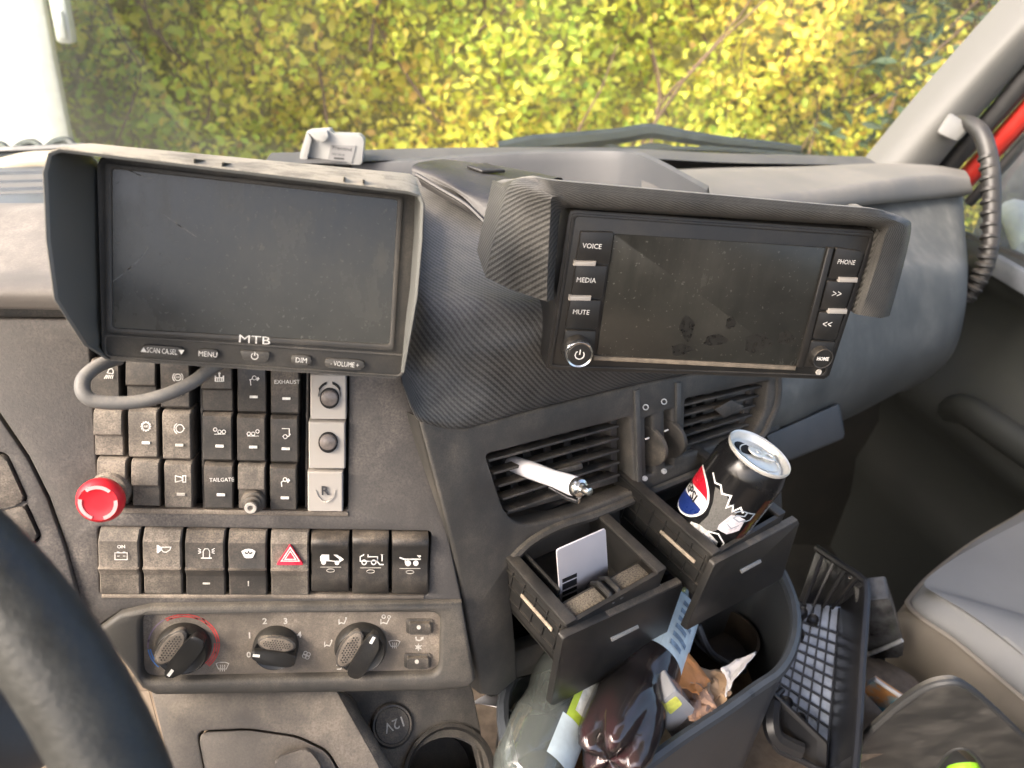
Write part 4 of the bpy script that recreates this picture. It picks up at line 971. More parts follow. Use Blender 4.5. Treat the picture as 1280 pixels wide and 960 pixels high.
# ---- lower console face with the drawers
KL = Frame(K.o, K.u, K.v)
dl = rp(K, [(632, 716), (650, 708), (770, 655), (776, 770), (642, 816)], .004, -.012)
dr = rp(K, [(815, 648), (955, 590), (965, 690), (822, 740)], .004, -.012)
lo = K.P([(562, 665), (700, 640), (880, 570), (975, 530), (980, 690), (880, 755), (800, 800), (720, 830), (640, 850), (615, 872), (598, 866), (585, 780)], -.012)
mb = MB(); mb.plate(lo, [dl, dr], -.03, -.012, .002); mb.build('drawer_surround', M_DASHC, dash, K.M, angle=60)
mb = MB()
for hq in ([(625, 700), (785, 645), (790, 780), (635, 826)], [(808, 640), (965, 580), (975, 700), (815, 745)]):
    q = K.P(hq, -.012); mb.plate([(a*1.0, b) for a, b in q], [[(x*.98+sum(a for a, _ in q)/4*.02, y*.98+sum(b for _, b in q)/4*.02) for x, y in q]], -.16, -.028, .0)
    mb.prism(q, -.165, -.16)
mb.build('drawer_cavity', M_CAV, dash, K.M)
mb = MB(); mb.grid([[kd(521, 521, .001), kd(563, 680, .001), kd(597, 866, -.01)], [kd(521, 521, -.05), kd(563, 680, -.05), kd(597, 866, -.05)]]); mb.grid([[kd(597, 866, -.014), kd(640, 850, -.014), kd(720, 830, -.014), kd(880, 755, -.014)], [kd(597, 862, -.1), kd(640, 846, -.1), kd(720, 826, -.1), kd(880, 751, -.1)]]); mb.build('console_flank', M_DASHC, dash)
# drawers slide out along the horizontal normal of the console
nh = V((math.sin(rad(32)), -math.cos(rad(32)), 0)); uh = V((math.cos(rad(32)), math.sin(rad(32)), 0)); zh = V((0, 0, 1))
def drawer(TLp, TRp, back, height, wall, lab, front_px, handle_px):
    """front panel: fitted in a plane facing along nh; box reaches back into the dash"""
    FR = Frame(back, uh, zh*math.cos(rad(4))-nh*math.sin(rad(4))*-1)
    d = link('drawer', None, dash, FR.M); d['label'] = lab
    return d, FR
# left drawer
o1 = dpt(K, 632, 716, -.012)
def slide_frame(px, ref, out):
    # plane facing nh, passing 'out' metres in front of ref
    o = ref+nh*out; FRm = Frame(o, uh, zh+nh*.10); return FRm
def build_drawer(ref, out, fq, hq, rims, lab, insert):
    FR = slide_frame(None, ref, out); d = link('drawer', None, dash, FR.M); d['label'] = lab
    TL, TR, BR, BL = fq
    mb = MB(); mb.prism(round_poly(FR.P(fq), .004), -.006, 0, .0018); mb.build('front_panel', M_BLK, d, FR.M)
    mb = MB(); mb.prism(FR.P(hq), -.001, .0012, .0004); mb.build('handle_groove', plain('worn_edge_grey', (.36, .35, .33), .5) if 'worn_edge_grey' not in bpy.data.materials else bpy.data.materials['worn_edge_grey'], d, FR.M)
    mb = MB(); mb.prism(FR.P([(TL[0]+3, TL[1]-.5), (TR[0]-2, TR[1]-.5), (TR[0]-2, TR[1]+3), (TL[0]+3, TL[1]+3)]), -.0068, -.0004, .0006); mb.build('panel_top_edge', M_BLKD, d, FR.M)
    # box from the front panel backwards
    lx = FR.p2(*rims[0])[0]; ry = FR.p2(*rims[1])[0]; tz = FR.p2(*rims[0])[1]; dp = rims[2]; hgt = rims[3]; t = .0035
    mb = MB()
    mb.box((lx+t/2, tz-hgt/2, -dp/2-.006), (t, hgt, dp), .001); mb.box((ry-t/2, tz-hgt/2, -dp/2-.006), (t, hgt, dp), .001)
    mb.box(((lx+ry)/2, tz-hgt/2, -dp-.006), (ry-lx, hgt, t), .001); mb.box(((lx+ry)/2, tz-hgt+t/2, -dp/2-.006), (ry-lx, t, dp)); mb.box(((lx+ry)/2, tz-hgt/2, -.006-t/2), (ry-lx, hgt, t))
    # flanged rim
    mb.box((lx+.004, tz, -dp/2-.006), (.011, .004, dp), .0015); mb.box((ry-.004, tz, -dp/2-.006), (.011, .004, dp), .0015); mb.box(((lx+ry)/2, tz, -dp-.003), (ry-lx, .004, .010), .0015)
    # side ribs (runner teeth) on the left flank
    mb.build('box', M_BLK, d, FR.M)
    mb = MB()
    for i in range(7): mb.box((lx-.0006, tz-hgt*.45, -.012-i*dp/7.5), (.0016, hgt*.7, .0012), .0003)
    for j in range(3): mb.box((lx-.0006, tz-hgt*(.2+.27*j), -dp*.45), (.0016, .0014, dp*.85))
    mb.build('runner_rib', M_BLK, d, FR.M)
    mb = MB(); mb.box((lx-.0014, tz-hgt*.36, -dp*.34), (.0016, .0034, dp*.36), .0005); mb.build('slide_strip', plain('tan_plastic_strip', (.36, .30, .23), .7, var=.3, scale=120) if 'tan_plastic_strip' not in bpy.data.materials else bpy.data.materials['tan_plastic_strip'], d, FR.M)
    return d, FR, lx, ry, tz, dp
d1, F1, lx, ry, tz, dp = build_drawer(o1, .085, [(704, 798), (855, 729), (826, 812), (688, 884)], [(763, 797), (797, 781), (798, 784), (764, 801)], [(716, 790), (833, 733), .105, .045], 'left open drawer holding a white card', 0)
# divider insert with gritty trays
M_GRIT = plain('gritty_ash', (.24, .20, .15), .9, var=.7, scale=900, bump=.8)
mb = MB(); mb.box(((lx+ry)/2, tz-.013, -.018), (ry-lx-.006, .016, .019), .002); 
mb.build('ash_bar', M_BLK, d1, F1.M)
mb = MB()
cxm = (lx+ry)/2
for a, b in ((lx+.012, cxm-.008), (cxm+.008, ry-.012)): mb.box(((a+b)/2, tz-.0045, -.018), (b-a, .002, .013), .0006)
mb.build('ash_tray', M_GRIT, d1, F1.M)
mb = MB()
for q in (-.0045, .0045): mb.tube([V((cxm+q, tz-.007, -.029)), V((cxm+q, tz-.001, -.024)), V((cxm+q, tz-.001, -.012)), V((cxm+q, tz-.006, -.007))], .0025, 8)
mb.build('rest_bump', M_BLK, d1, F1.M)
mb = MB(); mb.box((lx+.018, tz-.012, -.07), (.003, .02, .07), .0008); mb.build('divider', M_BLK, d1, F1.M)
# right drawer (can holder)
o2 = dpt(K, 815, 648, -.012)
d2, F2, lx2, ry2, tz2, dp2 = build_drawer(o2, .095, [(894, 705), (1000, 651), (977, 724), (856, 789)], [(925, 712), (950, 699), (951, 702), (926, 716)], [(899, 701), (984, 656), .11, .05], 'right open drawer with a drinks can standing in it', 0)
# ================================================================== MONITOR
mq = [(130, 200), (523, 248), (503, 473), (131, 447)]
MF = quad_frame(mq, (318, 340), .445)
mon = thing('monitor', 'grey camera monitor with deep sun hood standing above the left switches', 'monitor', MF.o, M=MF.M)
mb = MB(); mb.prism(rp(MF, [(121, 194), (526, 243), (505, 474), (128, 450)], .005), -.03, 0, .002); mb.build('casing', M_MON, mon, MF.M)
mb = MB(); mb.plate(rp(MF, [(131, 203), (504, 246), (492, 438), (134, 415)], .003), [rp(MF, [(141, 211), (497, 250), (487, 430), (142, 409)], .002)], -.001, .0022, .0008); mb.build('screen_bezel', M_MON, mon, MF.M)
mb = MB(); mb.prism(MF.P([(138, 209), (499, 248), (489, 432), (140, 411)]), -.001, .0009); mb.build('screen_glass', M_SCR, mon, MF.M)
mb = MB(); mb.plate(rp(MF, [(130, 417), (507, 442), (503, 471), (131, 446)], .003), [rp(MF, [(133, 420), (504, 445), (500.5, 468.5), (134, 443.5)], .003)], 0, .0015, .0005); mb.build('button_strip_rim', M_MON, mon, MF.M)
# hood: wraps top, left and right, projecting towards the viewer
HD = .052
def mp(x, y, w=0): return MF.px(x, y, w)
sec = []   # each: inner-front, outer-front, outer-back, inner-back
fr_px = [(131, 446), (103, 431), (66, 372), (53, 215), (53, 200), (62, 187), (78, 184)]
def hood_sec(pf, pb, wf, th):
    """pf,pb local uv of front and back points, th inward vector"""
    a = V((pf[0], pf[1], wf)); b = V((pb[0], pb[1], -.026)); t = V((th[0], th[1], 0))
    return [b+t, a+t, a+t*.35+V((0, 0, .0012)), a, b]
c0 = mp(128, 449); L0 = mp(130, 196)
lxm = (mp(126, 320)).x
fl = [(MF.px(132, 449, .0), .0), (MF.px(104, 431, .02), .020), (MF.px(67, 374, .050), .050), (MF.px(57, 300, .052), .052), (MF.px(53, 215, .053), .053)]
secs = []
tn = .0022
for p, w_ in fl:
    secs.append(hood_sec((p.x, p.y), (lxm-.004, p.y), w_, (tn, 0)))
pc = MF.px(60, 190, .053); bk = MF.px(100, 180, -.026); secs.append(hood_sec((pc.x, pc.y), (bk.x, bk.y), .053, (tn*.7, -tn*.7)))
pt = MF.px(75, 184, .053); pr0 = MF.px(510, 237, .048)
topb = lambda x: L0.y+.0085
for s in np.linspace(0, 1, 9):
    a = pt.lerp(pr0, s); bk = MF.px(112, 179, -.026).lerp(MF.px(512, 217, -.026), s); bx, by = bk.x, bk.y
    secs.append(hood_sec((a.x, a.y), (bx, by), .053-.005*s, (0, -tn)))
pc = MF.px(526, 243, .046); bR = MF.px(527, 248); bk = MF.px(520, 222, -.026); secs.append(hood_sec((pc.x, pc.y), (bk.x, bk.y), .046, (-tn*.7, -tn*.7)))
for (x, y), w_ in (((531, 255), .046), ((529, 300), .045), ((523, 370), .04), ((517, 405), .032), ((506, 466), .004)):
    p = MF.px(x, y, w_); secs.append(hood_sec((p.x, p.y), (MF.px(x-2, y).x*.25+p.x*.75, p.y), w_, (-tn, 0)))
mb = MB(); mb.grid(secs, uv=False)
nv = len(secs)
mb.bm.normal_update()
for k_, f in enumerate(mb.bm.faces):
    f.material_index = 1 if k_ % 4 < 2 else 0
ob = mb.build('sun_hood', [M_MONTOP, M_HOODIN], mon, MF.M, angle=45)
mb = MB()
for s in (.36, .44, .80, .86):
    a = pt.lerp(pr0, s); mb.box((a.x, a.y+.0012, .035), (.0008, .0022, .03))
mb.build('hood_slot', M_CAV, mon, MF.M)
def pill(x, y, wpx, hpx, t_, sl, tw=.8, shape='pill'):
    mb = MB(); h = hpx/2; ww = wpx/2
    q = [(x-ww, y-h-ww*sl), (x+ww, y-h+ww*sl), (x+ww, y+h+ww*sl), (x-ww, y+h-ww*sl)]
    if shape == 'trap': q = [(x-ww, y-h-ww*sl), (x+ww, y-h+ww*sl), (x+ww*.8, y+h+ww*sl), (x-ww*.75, y+h-ww*sl)]
    r = abs(MF.px(x, y-h).y-MF.px(x, y+h).y)*.48 if shape == 'pill' else .0012
    mb.prism(round_poly(MF.P(q), r, 5), -.001, .0026, .001); o = mb.build('button', M_MON, mon, MF.M)
    mb = MB()
    if t_ == 'power':
        c = MF.p2(x, y); mb.stroke([(c[0]+.0019*math.cos(rad(a)), c[1]+.0019*math.sin(rad(a))) for a in range(120, 421, 20)], .0005, .0026, .0028); mb.stroke([(c[0], c[1]+.0003), (c[0], c[1]+.0025)], .0005, .0026, .0028)
    else: mb.text(t_, MF.p2(x, y), .0031, .0028, rot=rad(-.5), bold=.0, sx=.86 if len(t_) < 8 else (.62 if t_[0] == 'S' else .72))
    mb.build('button_text', M_PRINT, o, MF.M)
pill(204, 437.5, 52, 12, '\u25b2SCAN CA.SEL\u25bc' if False else 'SCAN CA.SEL', .065)
mb = MB()
for x, s_ in ((181, 1), (228, -1)):
    c = MF.p2(x, 435.8+(x-181)*.07); mb.prism([(c[0]-.0016, c[1]-.0014*s_), (c[0]+.0016, c[1]-.0014*s_), (c[0], c[1]+.0014*s_)], .0026, .0028)
mb.build('arrow_print', M_PRINT, mon, MF.M)
pill(261, 441.5, 27, 12, 'MENU', .065); pill(319, 444, 38, 12, 'power', .065, shape='trap'); pill(377, 449, 26, 12, 'DIM', .065); pill(431, 454, 50, 12, '- VOLUME +', .065)
mb = MB(); mb.text('MTB', MF.p2(318.5, 424.5, .0023), .0046, .0024, bold=.0, sx=1.4); mb.build('maker_text', M_PRINT, mon, MF.M)
mb = MB()
for q in ([(141, 352), (152, 344), (166, 332), (178, 320), (185, 309)], [(143, 205), (160, 212), (178, 220), (192, 222)], [(205, 268), (225, 282), (246, 296)]):
    mb.stroke([(a.x, a.y) for a in catmull([MF.px(*c) for c in q], 4)], .0005, .0009, .00095)
mb.build('scratch', plain('faint_scratch', (.20, .195, .18), .5, var=.4, scale=300), mon, MF.M, kind='stuff')
mb = MB(); mb.tube(catmull([at(150, 448, .468), at(135, 452, .462), at(117, 461, .455), at(104, 475, .45), at(105, 492, .448), at(122, 502, .45), at(165, 503, .455), at(205, 494, .46), at(240, 478, .468), at(262, 462, .475), at(285, 448, .48)], 7), .0042, 10); mb.build('cable', plastic('grey_cable_sheath', (.12, .12, .12), .55, .2, .5, dcol=(.3, .27, .23), scale=40, grain=.3), mon)
mb = MB(); mb.box((0, 0, 0), (.06, .05, .05), .005, 2, Matrix.Translation(at(318, 330, .50))); mb.tube([at(318, 340, .50), at(318, 400, .545)], .015, 12); mb.build('mounting_arm', M_BLK, mon)
# ================================================================== RADIO
rq = [(712, 262), (1096, 289), (1035, 474), (682, 462)]
RF = quad_frame(rq, (880, 370), .512)
rdo = thing('radio_display', 'wide touchscreen radio in a carbon patterned surround on the dashboard', 'radio', RF.o, M=RF.M)
mb = MB(); mb.prism(rp(RF, rq, .003), -.07, 0, .0015); mb.build('faceplate', M_BLK, rdo, RF.M)
mb = MB(); mb.prism(rp(RF, [(767, 292), (1033, 309), (994, 456), (745, 443)], .002), -.001, .0012, .0004); mb.build('screen_glass', M_SCR2, rdo, RF.M)
M_LEDGE = plain('dusty_ledge', (.20, .165, .125), .85, var=.35, scale=120)
mb = MB(); mb.prism(RF.P([(742, 444), (994, 457), (993, 462), (741, 449)]), -.001, .002, .0006); mb.build('screen_ledge', M_LEDGE, rdo, RF.M)
mb = MB(); mb.prism(RF.P([(1033, 308), (1040, 309), (1003, 458), (994, 457)]), -.001, .003, .0008); mb.build('screen_side_rail', M_BLK, rdo, RF.M)
mb = MB(); mb.plate(rp(RF, [(715, 266), (1092, 292), (1032, 471), (686, 459)], .003), [rp(RF, [(719, 270), (1088, 296), (1029, 468), (690, 456)], .003)], -.001, .001, .0005); mb.build('faceplate_rim', M_BLK, rdo, RF.M)
def rbutton(q, t_, tx, ty, bar=None):
    mb = MB(); mb.prism(round_poly(RF.P(q), .0012), -.001, .0028, .0008); o = mb.build('button', M_BLK, rdo, RF.M)
    if t_:
        mb = MB(); mb.text(t_, RF.p2(tx, ty, .0028), .0032 if len(t_) > 2 else .0036, .003, bold=0, sx=.95 if tx < 900 else .85); mb.build('button_text', M_PRINT, o, RF.M)
    if bar:
        mb = MB(); x, y, ww = bar; mb.prism(RF.P([(x-ww/2, y-3.2), (x+ww/2, y-2.6), (x+ww/2-1, y+3.4), (x-ww/2-1, y+2.8)]), .001, .005, .0012); mb.build('silver_bar', M_SILV, o, RF.M)
rbutton([(725, 288), (766, 289), (760, 329), (719, 326)], 'VOICE', 740, 307.5, (730, 327, 27))
rbutton([(719, 329), (758, 331), (751, 371), (713, 369)], 'MEDIA', 733, 350, (724, 370, 27))
rbutton([(712, 372), (750, 374), (745, 409), (706, 408)], 'MUTE', 726.5, 390)
rbutton([(706, 411), (744, 412), (741, 444), (700, 442)], None, 0, 0)
rbutton([(1043, 308), (1076, 313), (1066, 349), (1033, 346)], 'PHONE', 1058, 327.5, (1057, 347.5, 23))
rbutton([(1032, 349), (1064, 352), (1053, 387), (1023, 385)], '>>', 1046, 367, (1044, 386.5, 23))
rbutton([(1022, 388), (1052, 390), (1042, 423), (1013, 421)], '<<', 1034, 405)
rbutton([(1012, 424), (1042, 426), (1030, 458), (1002, 456)], None, 0, 0)
mb = MB()
for x, y, a, b in ((858, 410, 9, 14), (912, 403, 6, 8), (981, 421, 10, 9), (893, 424, 14, 8), (944, 428, 16, 12), (850, 436, 13, 7)):
    mb.prism([(q.x, q.y) for q in catmull([RF.px(x+a*(1+.25*math.sin(3*t+x))*math.cos(t), y+b*(1+.2*math.cos(2*t+x))*math.sin(t)) for t in np.linspace(0, 5.8, 10)], 3, True)], .0012, .00125)
mb.build('finger_mark', plain('grease_mark', (.016, .0155, .014), .3, var=.5, scale=300), rdo, RF.M, kind='stuff')
p = RF.px(719, 433, 0)
mb = MB(); mb.lathe([(.0098, 0), (.0098, .008), (.0092, .0105), (0, .0105)], Matrix.Translation(p), 32, mod=lambda r, z, a: (r*(1+.02*math.cos(a*24)) if r > .009 else r, z)); kn = mb.build('volume_knob', M_BLK, rdo, RF.M)
mb = MB(); mb.lathe([(.0086, .0095), (.0096, .0105), (.0096, .013), (.0088, .014), (.0078, .0135)], Matrix.Translation(p), 36); mb.build('knob_ring', M_CHROME, kn, RF.M)
mb = MB(); mb.lathe([(.0080, .011), (.0080, .0132), (.0074, .0138), (0, .0138)], Matrix.Translation(p), 32); mb.build('knob_cap', M_BLK, kn, RF.M)
mb = MB(); mb.stroke([(p.x+.003*math.cos(rad(a)), p.y+.003*math.sin(rad(a))) for a in range(125, 416, 20)], .0007, .0138, .014); mb.stroke([(p.x, p.y+.0003), (p.x, p.y+.0038)], .0007, .0138, .014); mb.build('power_symbol', M_PRINT, kn, RF.M)
p = RF.px(1021, 442, 0)
mb = MB(); mb.lathe([(.0074, 0), (.0074, .007), (.0068, .0085), (0, .0085)], Matrix.Translation(p), 28); kn = mb.build('home_knob', M_BLK, rdo, RF.M)
mb = MB(); mb.lathe([(.0066, .0078), (.0074, .0086), (.0072, .0096), (.0064, .0094)], Matrix.Translation(p), 32); mb.build('knob_ring', M_BLKD, kn, RF.M)
mb = MB(); mb.text('HOME', (p.x, p.y), .003, .0088, bold=.05, sx=.85); mb.build('button_text', M_PRINT, kn, RF.M)
mb = MB(); p = RF.px(1023, 465); mb.lathe([(.0022, 0), (.0022, .0008), (.0014, .001), (0, .0004)], Matrix.Translation(p), 16); mb.build('sensor_eye', M_PRINTD, rdo, RF.M)
# surround (inverted U), lofted along its length
def rx(x, y, w): return RF.px(x, y, w)
def usec(inner, front, outer, dep=.10, drop=(0, 0), bul=.005):
    i = rx(*inner); f = rx(*front); o = rx(*outer)
    ib = V((i.x, i.y, -.02)); ob_ = V((o.x+drop[0], o.y+drop[1], o.z-dep))
    m1 = f.lerp(o, .55)+V((0, 0, bul))
    o1 = o.lerp(ob_, .07)+V((0, .0012, 0))*(1 if drop[1] else 0)
    return [ib, i, f, m1, o, o1, o.lerp(ob_, .4), ob_]
U = [usec((692, 374, .004), (684, 377, .010), (607, 347, -.03), .06),
     usec((693, 350, .004), (684, 348, .011), (612, 322, -.03), .06),
     usec((696, 310, .004), (686, 305, .012), (622, 282, -.028), .06),
     usec((699, 275, .004), (688, 268, .013), (632, 248, -.022), .07, (0, -.004)),
     usec((703, 262, .006), (690, 246, .016), (642, 228, -.010), .085, (0, -.018)),
     usec((716, 260, .004), (706, 250, .014), (668, 222, .004), .10, (0, -.022))]
for s in np.linspace(.06, .95, 9):
    xi = 705+(1100-705)*s; yi = 260+(284-260)*s; ux = 664+(1120-664)*s; uy = 223+(264-223)*s
    U.append(usec((xi, yi, .003), ((xi*.7+ux*.3)+1, yi-5, .012), (ux, uy, .0125), .10, (0, -.026), .0015))
U += [usec((1100, 287, .003), (1110, 282, .011), (1134, 274, .002), .09, (0, -.018)),
      usec((1096, 296, .004), (1106, 296, .012), (1139, 286, -.004), .07),
      usec((1088, 325, .002), (1098, 325, .008), (1133, 318, -.008), .06),
      usec((1078, 360, .002), (1086, 362, .006), (1122, 360, -.010), .06),
      usec((1068, 392, .001), (1076, 394, .004), (1112, 395, -.012), .05)]
U = [[catmull([r[j] for r in U], 3)[i] for j in range(8)] for i in range(3*(len(U)-1)+1)]
mb = MB(); mb.grid(U, flip=False)
for e in (U[0], U[-1]): mb.face(e)
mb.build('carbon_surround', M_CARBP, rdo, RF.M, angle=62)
# ================================================================== LOOSE THINGS
# wallet on the dash
M_LEA = plastic('black_leather', (.022, .021, .021), .38, .12, .25, dcol=(.2, .18, .16), scale=10, grain=.15, bump=.4, gscale=500)
wal = thing('wallet', 'black leather document wallet lying on the dash behind the radio', 'wallet', at(610, 225, .78))
mb = MB()
mb.smooth_grid([R_([(515, 214, .672), (548, 229, .663), (580, 247, .654), (612, 284, .640)]), R_([(517, 206, .677), (550, 219, .666), (586, 238, .656), (634, 252, .640)]), R_([(530, 202, .71), (570, 210, .70), (612, 222, .685), (664, 232, .675)]), R_([(556, 199, .78), (600, 204, .765), (650, 212, .75), (700, 222, .735)]), R_([(562, 206, .79), (604, 212, .775), (652, 220, .76), (702, 230, .745)])], 7, 6)
mb.build('cover', M_LEA, wal, angle=60)
mb = MB(); mb.smooth_grid([R_([(517, 214, 0.675), (550, 233, 0.666), (585, 256, 0.655), (611, 285, 0.644)]), R_([(522, 222, 0.669), (552, 239, 0.661), (585, 259, 0.650), (612, 282, 0.640)]), R_([(527, 232, 0.671), (556, 249, 0.662), (585, 264, 0.651), (609, 279, 0.643)])], 6, 4); mb.build('fold', M_LEA, wal)
mb = MB(); mb.tube([*catmull(R_([(520, 218, 0.669), (550, 236, 0.659), (583, 256, 0.649), (609, 281, 0.639)]), 5)], .0018, 6); mb.build('edge_piping', M_LEA, wal)
mb = MB(); mb.hexa(R_([(583, 206, 0.703), (608, 203, 0.718), (632, 212, 0.700), (603, 213, 0.694)]), [p-V((0, 0, 0.003)) for p in R_([(583, 206, 0.703), (608, 203, 0.718), (632, 212, 0.700), (603, 213, 0.694)])], .001); mb.build('snap_strap', M_BLK, wal)
# toll tag
TF = Frame(at(412, 182, .99), V((1, -.06, 0)), V((.03, .12, 1)))
tag_ = thing('toll_tag', 'white windscreen toll transponder with a grey printed sticker', 'transponder', TF.o, M=TF.M)
M_WP = plain('white_plastic', (.33, .33, .32), .4, var=.04, scale=20)
mb = MB(); mb.prism(rp(TF, [(384, 163), (412, 161), (414, 167), (448, 168), (455, 174), (452, 206), (377, 204), (378, 190)], .003), -.022, 0, .0025, 3); mb.build('case', M_WP, tag_, TF.M)
mb = MB(); mb.prism(rp(TF, [(385, 164), (391, 172), (384, 203), (376, 203), (377, 190)], .002), -.002, .009, .002); mb.prism(rp(TF, [(386, 163.5), (411, 161.5), (411, 175), (398, 176)], .004), -.002, .009, .003); mb.build('clip', M_WP, tag_, TF.M)
mb = MB(); mb.prism(TF.P([(414, 181), (445, 182), (440, 203), (409, 203)]), -.001, .0012); ob = mb.build('sticker', plain('grey_sticker', (.2, .2, .2), .5, var=.05), tag_, TF.M)
mb = MB(); c = TF.p2(428, 185.5); mb.text('Fremtind', c, .0046, .0013, rot=rad(-2), sx=1.05, bold=.01); c = TF.p2(423, 192.5); mb.text('service', c, .0038, .0013, rot=rad(-2)); c = TF.p2(424, 198); mb.box((c[0], c[1], .0013), (.013, .0022, .0003)); mb.build('sticker_text', plain('dark_grey_print', (.03, .03, .033), .6), ob, TF.M)
# wipers outside
M_WIP = plain('wiper_black', (.028, .032, .036), .45, var=.25, scale=40)
def wiper(lab, pts_arm, pts_blade, d0):
    wv = thing('windscreen_wiper', lab, 'wiper', at(*pts_arm[0], d0), 'wipers resting on the windscreen')
    mb = MB(); P_ = [at(x, y, d0) for x, y in pts_arm]; mb.tube(catmull(P_, 4), [.022-.012*i/(len(catmull(P_, 4))-1) for i in range(len(catmull(P_, 4)))], 8); mb.build('arm', M_WIP, wv)
    mb = MB(); P_ = [at(x, y, d0-.02) for x, y in pts_blade]; mb.tube(catmull(P_, 4), .006, 6); mb.build('blade', M_WIP, wv)
    mb = MB(); n_ = len(pts_blade)
    for i in range(4):
        s = .08+.22*i; a = pts_blade[0]; b = pts_blade[-1]; x0 = a[0]+(b[0]-a[0])*s; x1 = a[0]+(b[0]-a[0])*(s+.2); y0 = a[1]+(b[1]-a[1])*s-3; y1 = a[1]+(b[1]-a[1])*(s+.2)-3
        mb.tube(catmull([at(x0, y0+2, d0), at((x0*.7+x1*.3), y0-6, d0), at((x0*.3+x1*.7), y1-6, d0), at(x1, y1+2, d0)], 4), .006, 6)
    mb.build('bow', M_WIP, wv); return wv
wiper('dark wiper lying across the glass behind the radio', [(625, 190), (665, 181), (720, 176), (775, 170), (812, 164), (850, 170), (905, 178), (960, 183), (1000, 188)], [(690, 189), (770, 187), (840, 186), (930, 189), (1020, 197)], 1.62)
wiper('dark wiper lying at the far left below the trailer', [(-60, 214), (0, 205), (50, 193), (70, 191)], [(-80, 196), (-20, 189), (40, 186), (105, 183)], 1.35)
mb = MB(); mb.hexa([at(622, 192, 1.70), at(655, 178, 1.70), at(735, 171, 1.70), at(750, 184, 1.70)], [at(622, 192, 1.8), at(655, 178, 1.8), at(735, 171, 1.8), at(750, 184, 1.8)], .01); 
vc = tag(mb.build('wiper_motor_cover', M_WIP), 'dark cover plate at the wiper pivot beyond the windscreen', 'cover')
# cowl outside at the left: pipe and bonnet strips
wc = thing('scuttle_panel', 'dark glossy scuttle panel with pale hose outside the left windscreen corner', 'panel', at(20, 230, 1.3))
mb = MB()
for (x0, y0, x1, y1, d, r) in ((-90, 246, 75, 240, .95, .006), (-90, 236, 75, 231, 1.0, .008), (-90, 226, 75, 222, 1.05, .010)): mb.tube([at(x0, y0, d), at(x1, y1, d)], r, 8)
mb.build('louvre', M_WIP, wc)
mb = MB(); mb.tube(catmull([at(-70, 219, 1.2), at(-10, 214, 1.2), at(35, 204, 1.2), at(70, 202, 1.2)], 5), .017, 10); mb.build('hose', plain('cream_hose', (.26, .235, .18), .6), wc)
mb = MB(); mb.grid([[at(-120, 262, .86), at(80, 256, .86), at(330, 240, .9)], [at(-120, 205, 1.25), at(80, 201, 1.25), at(330, 215, 1.3)]]); mb.build('panel', plain('blue_grey_glossy_panel', (.03, .04, .055), .5, var=.5, scale=18), wc)
# pen
pa, pb = kd(664, 588, .004), None
pen = thing('pen', 'white ballpoint pen with silver tip stuck into the left vent', 'pen', pa)
e = at(733, 613, (pa-CAM).dot(FW)-.055); ax = (e-pa).normalized(); Mp = Matrix.Translation(pa-ax*.03) @ ax.to_track_quat('Z', 'Y').to_matrix().to_4x4(); Lp = (e-pa).length+.03
mb = MB(); mb.lathe([(0, 0), (.0045, 0), (.0064, .006), (.0070, .03), (.0064, .06), (.0074, Lp-.016), (.0070, Lp-.011), (.0066, Lp-.010)], Mp, 24); mb.build('barrel', plain('white_gloss_plastic', (.80, .79, .84), .25, var=.02), pen)
mb = MB(); mb.lathe([(.0070, Lp-.0115), (.0072, Lp-.008), (.0064, Lp-.006), (.0045, Lp-.005), (.0044, Lp-.003), (.0034, Lp-.002), (.0034, Lp+.002), (.0026, Lp+.004), (0, Lp+.0045)], Mp, 24); mb.build('push_end', M_CHROME, pen)
side = (ax.cross(V((0, 0, 1)))).normalized(); dn = side.cross(ax).normalized()
if dn.z > 0: dn = -dn
b0 = pa-ax*.03
mb = MB(); mb.tube([b0+ax*(Lp-.009)+dn*.007, b0+ax*(Lp-.011)+dn*.0115, b0+ax*(Lp-.022)+dn*.012, b0+ax*(Lp-.045)+dn*.0095], .0015, 8); mb.build('clip', M_CHROME, pen)
# white card in the left drawer
CF = Frame(at(728, 715, (dpt(F1, 716, 790)-CAM).dot(FW)+.045), uh, zh+nh*.22)
card = thing('key_card', 'white access card with barcode standing in the left drawer', 'card', CF.o, M=CF.M)
mb = MB(); cq = [(696, 688), (757, 661), (762, 745), (702, 772)]; mb.prism(rp(CF, cq, .003), -.0011, 0, .0004); mb.build('card_body', plain('white_card', (.74, .70, .72), .35, var=.02), card, CF.M)
mb = MB()
for i, (t0, t1) in enumerate(((0, .10), (.14, .30), (.35, .44), (.50, .66), (.70, .78), (.82, 1.0))):
    a0 = (703, 724+t0*46); a1 = (703, 724+t1*46); mb.prism(CF.P([(a0[0], a0[1]), (721, a0[1]-8), (721, a1[1]-8), (703, a1[1])]), 0, .0002)
mb.build('barcode', plain('black_ink', (.02, .02, .022), .5), card, CF.M)
mb = MB(); c = CF.p2(734.5, 731); mb.text('46176', c, .0022, .0002, rot=rad(-90), sx=1.3, bold=.02); mb.build('number_print', bpy.data.materials['black_ink'], card, CF.M)
# drinks can
cd_ = (dpt(F2, 900, 700)-CAM).dot(FW)
ct = at(950, 566, cd_+.012)           # centre of lid
axc = (UP*1.0+RT*.50-FW*.64).normalized(); CR = .031; CH = .099; ZS = .099/.115
dirx = (RT-axc*RT.dot(axc)).normalized(); diry = axc.cross(dirx)
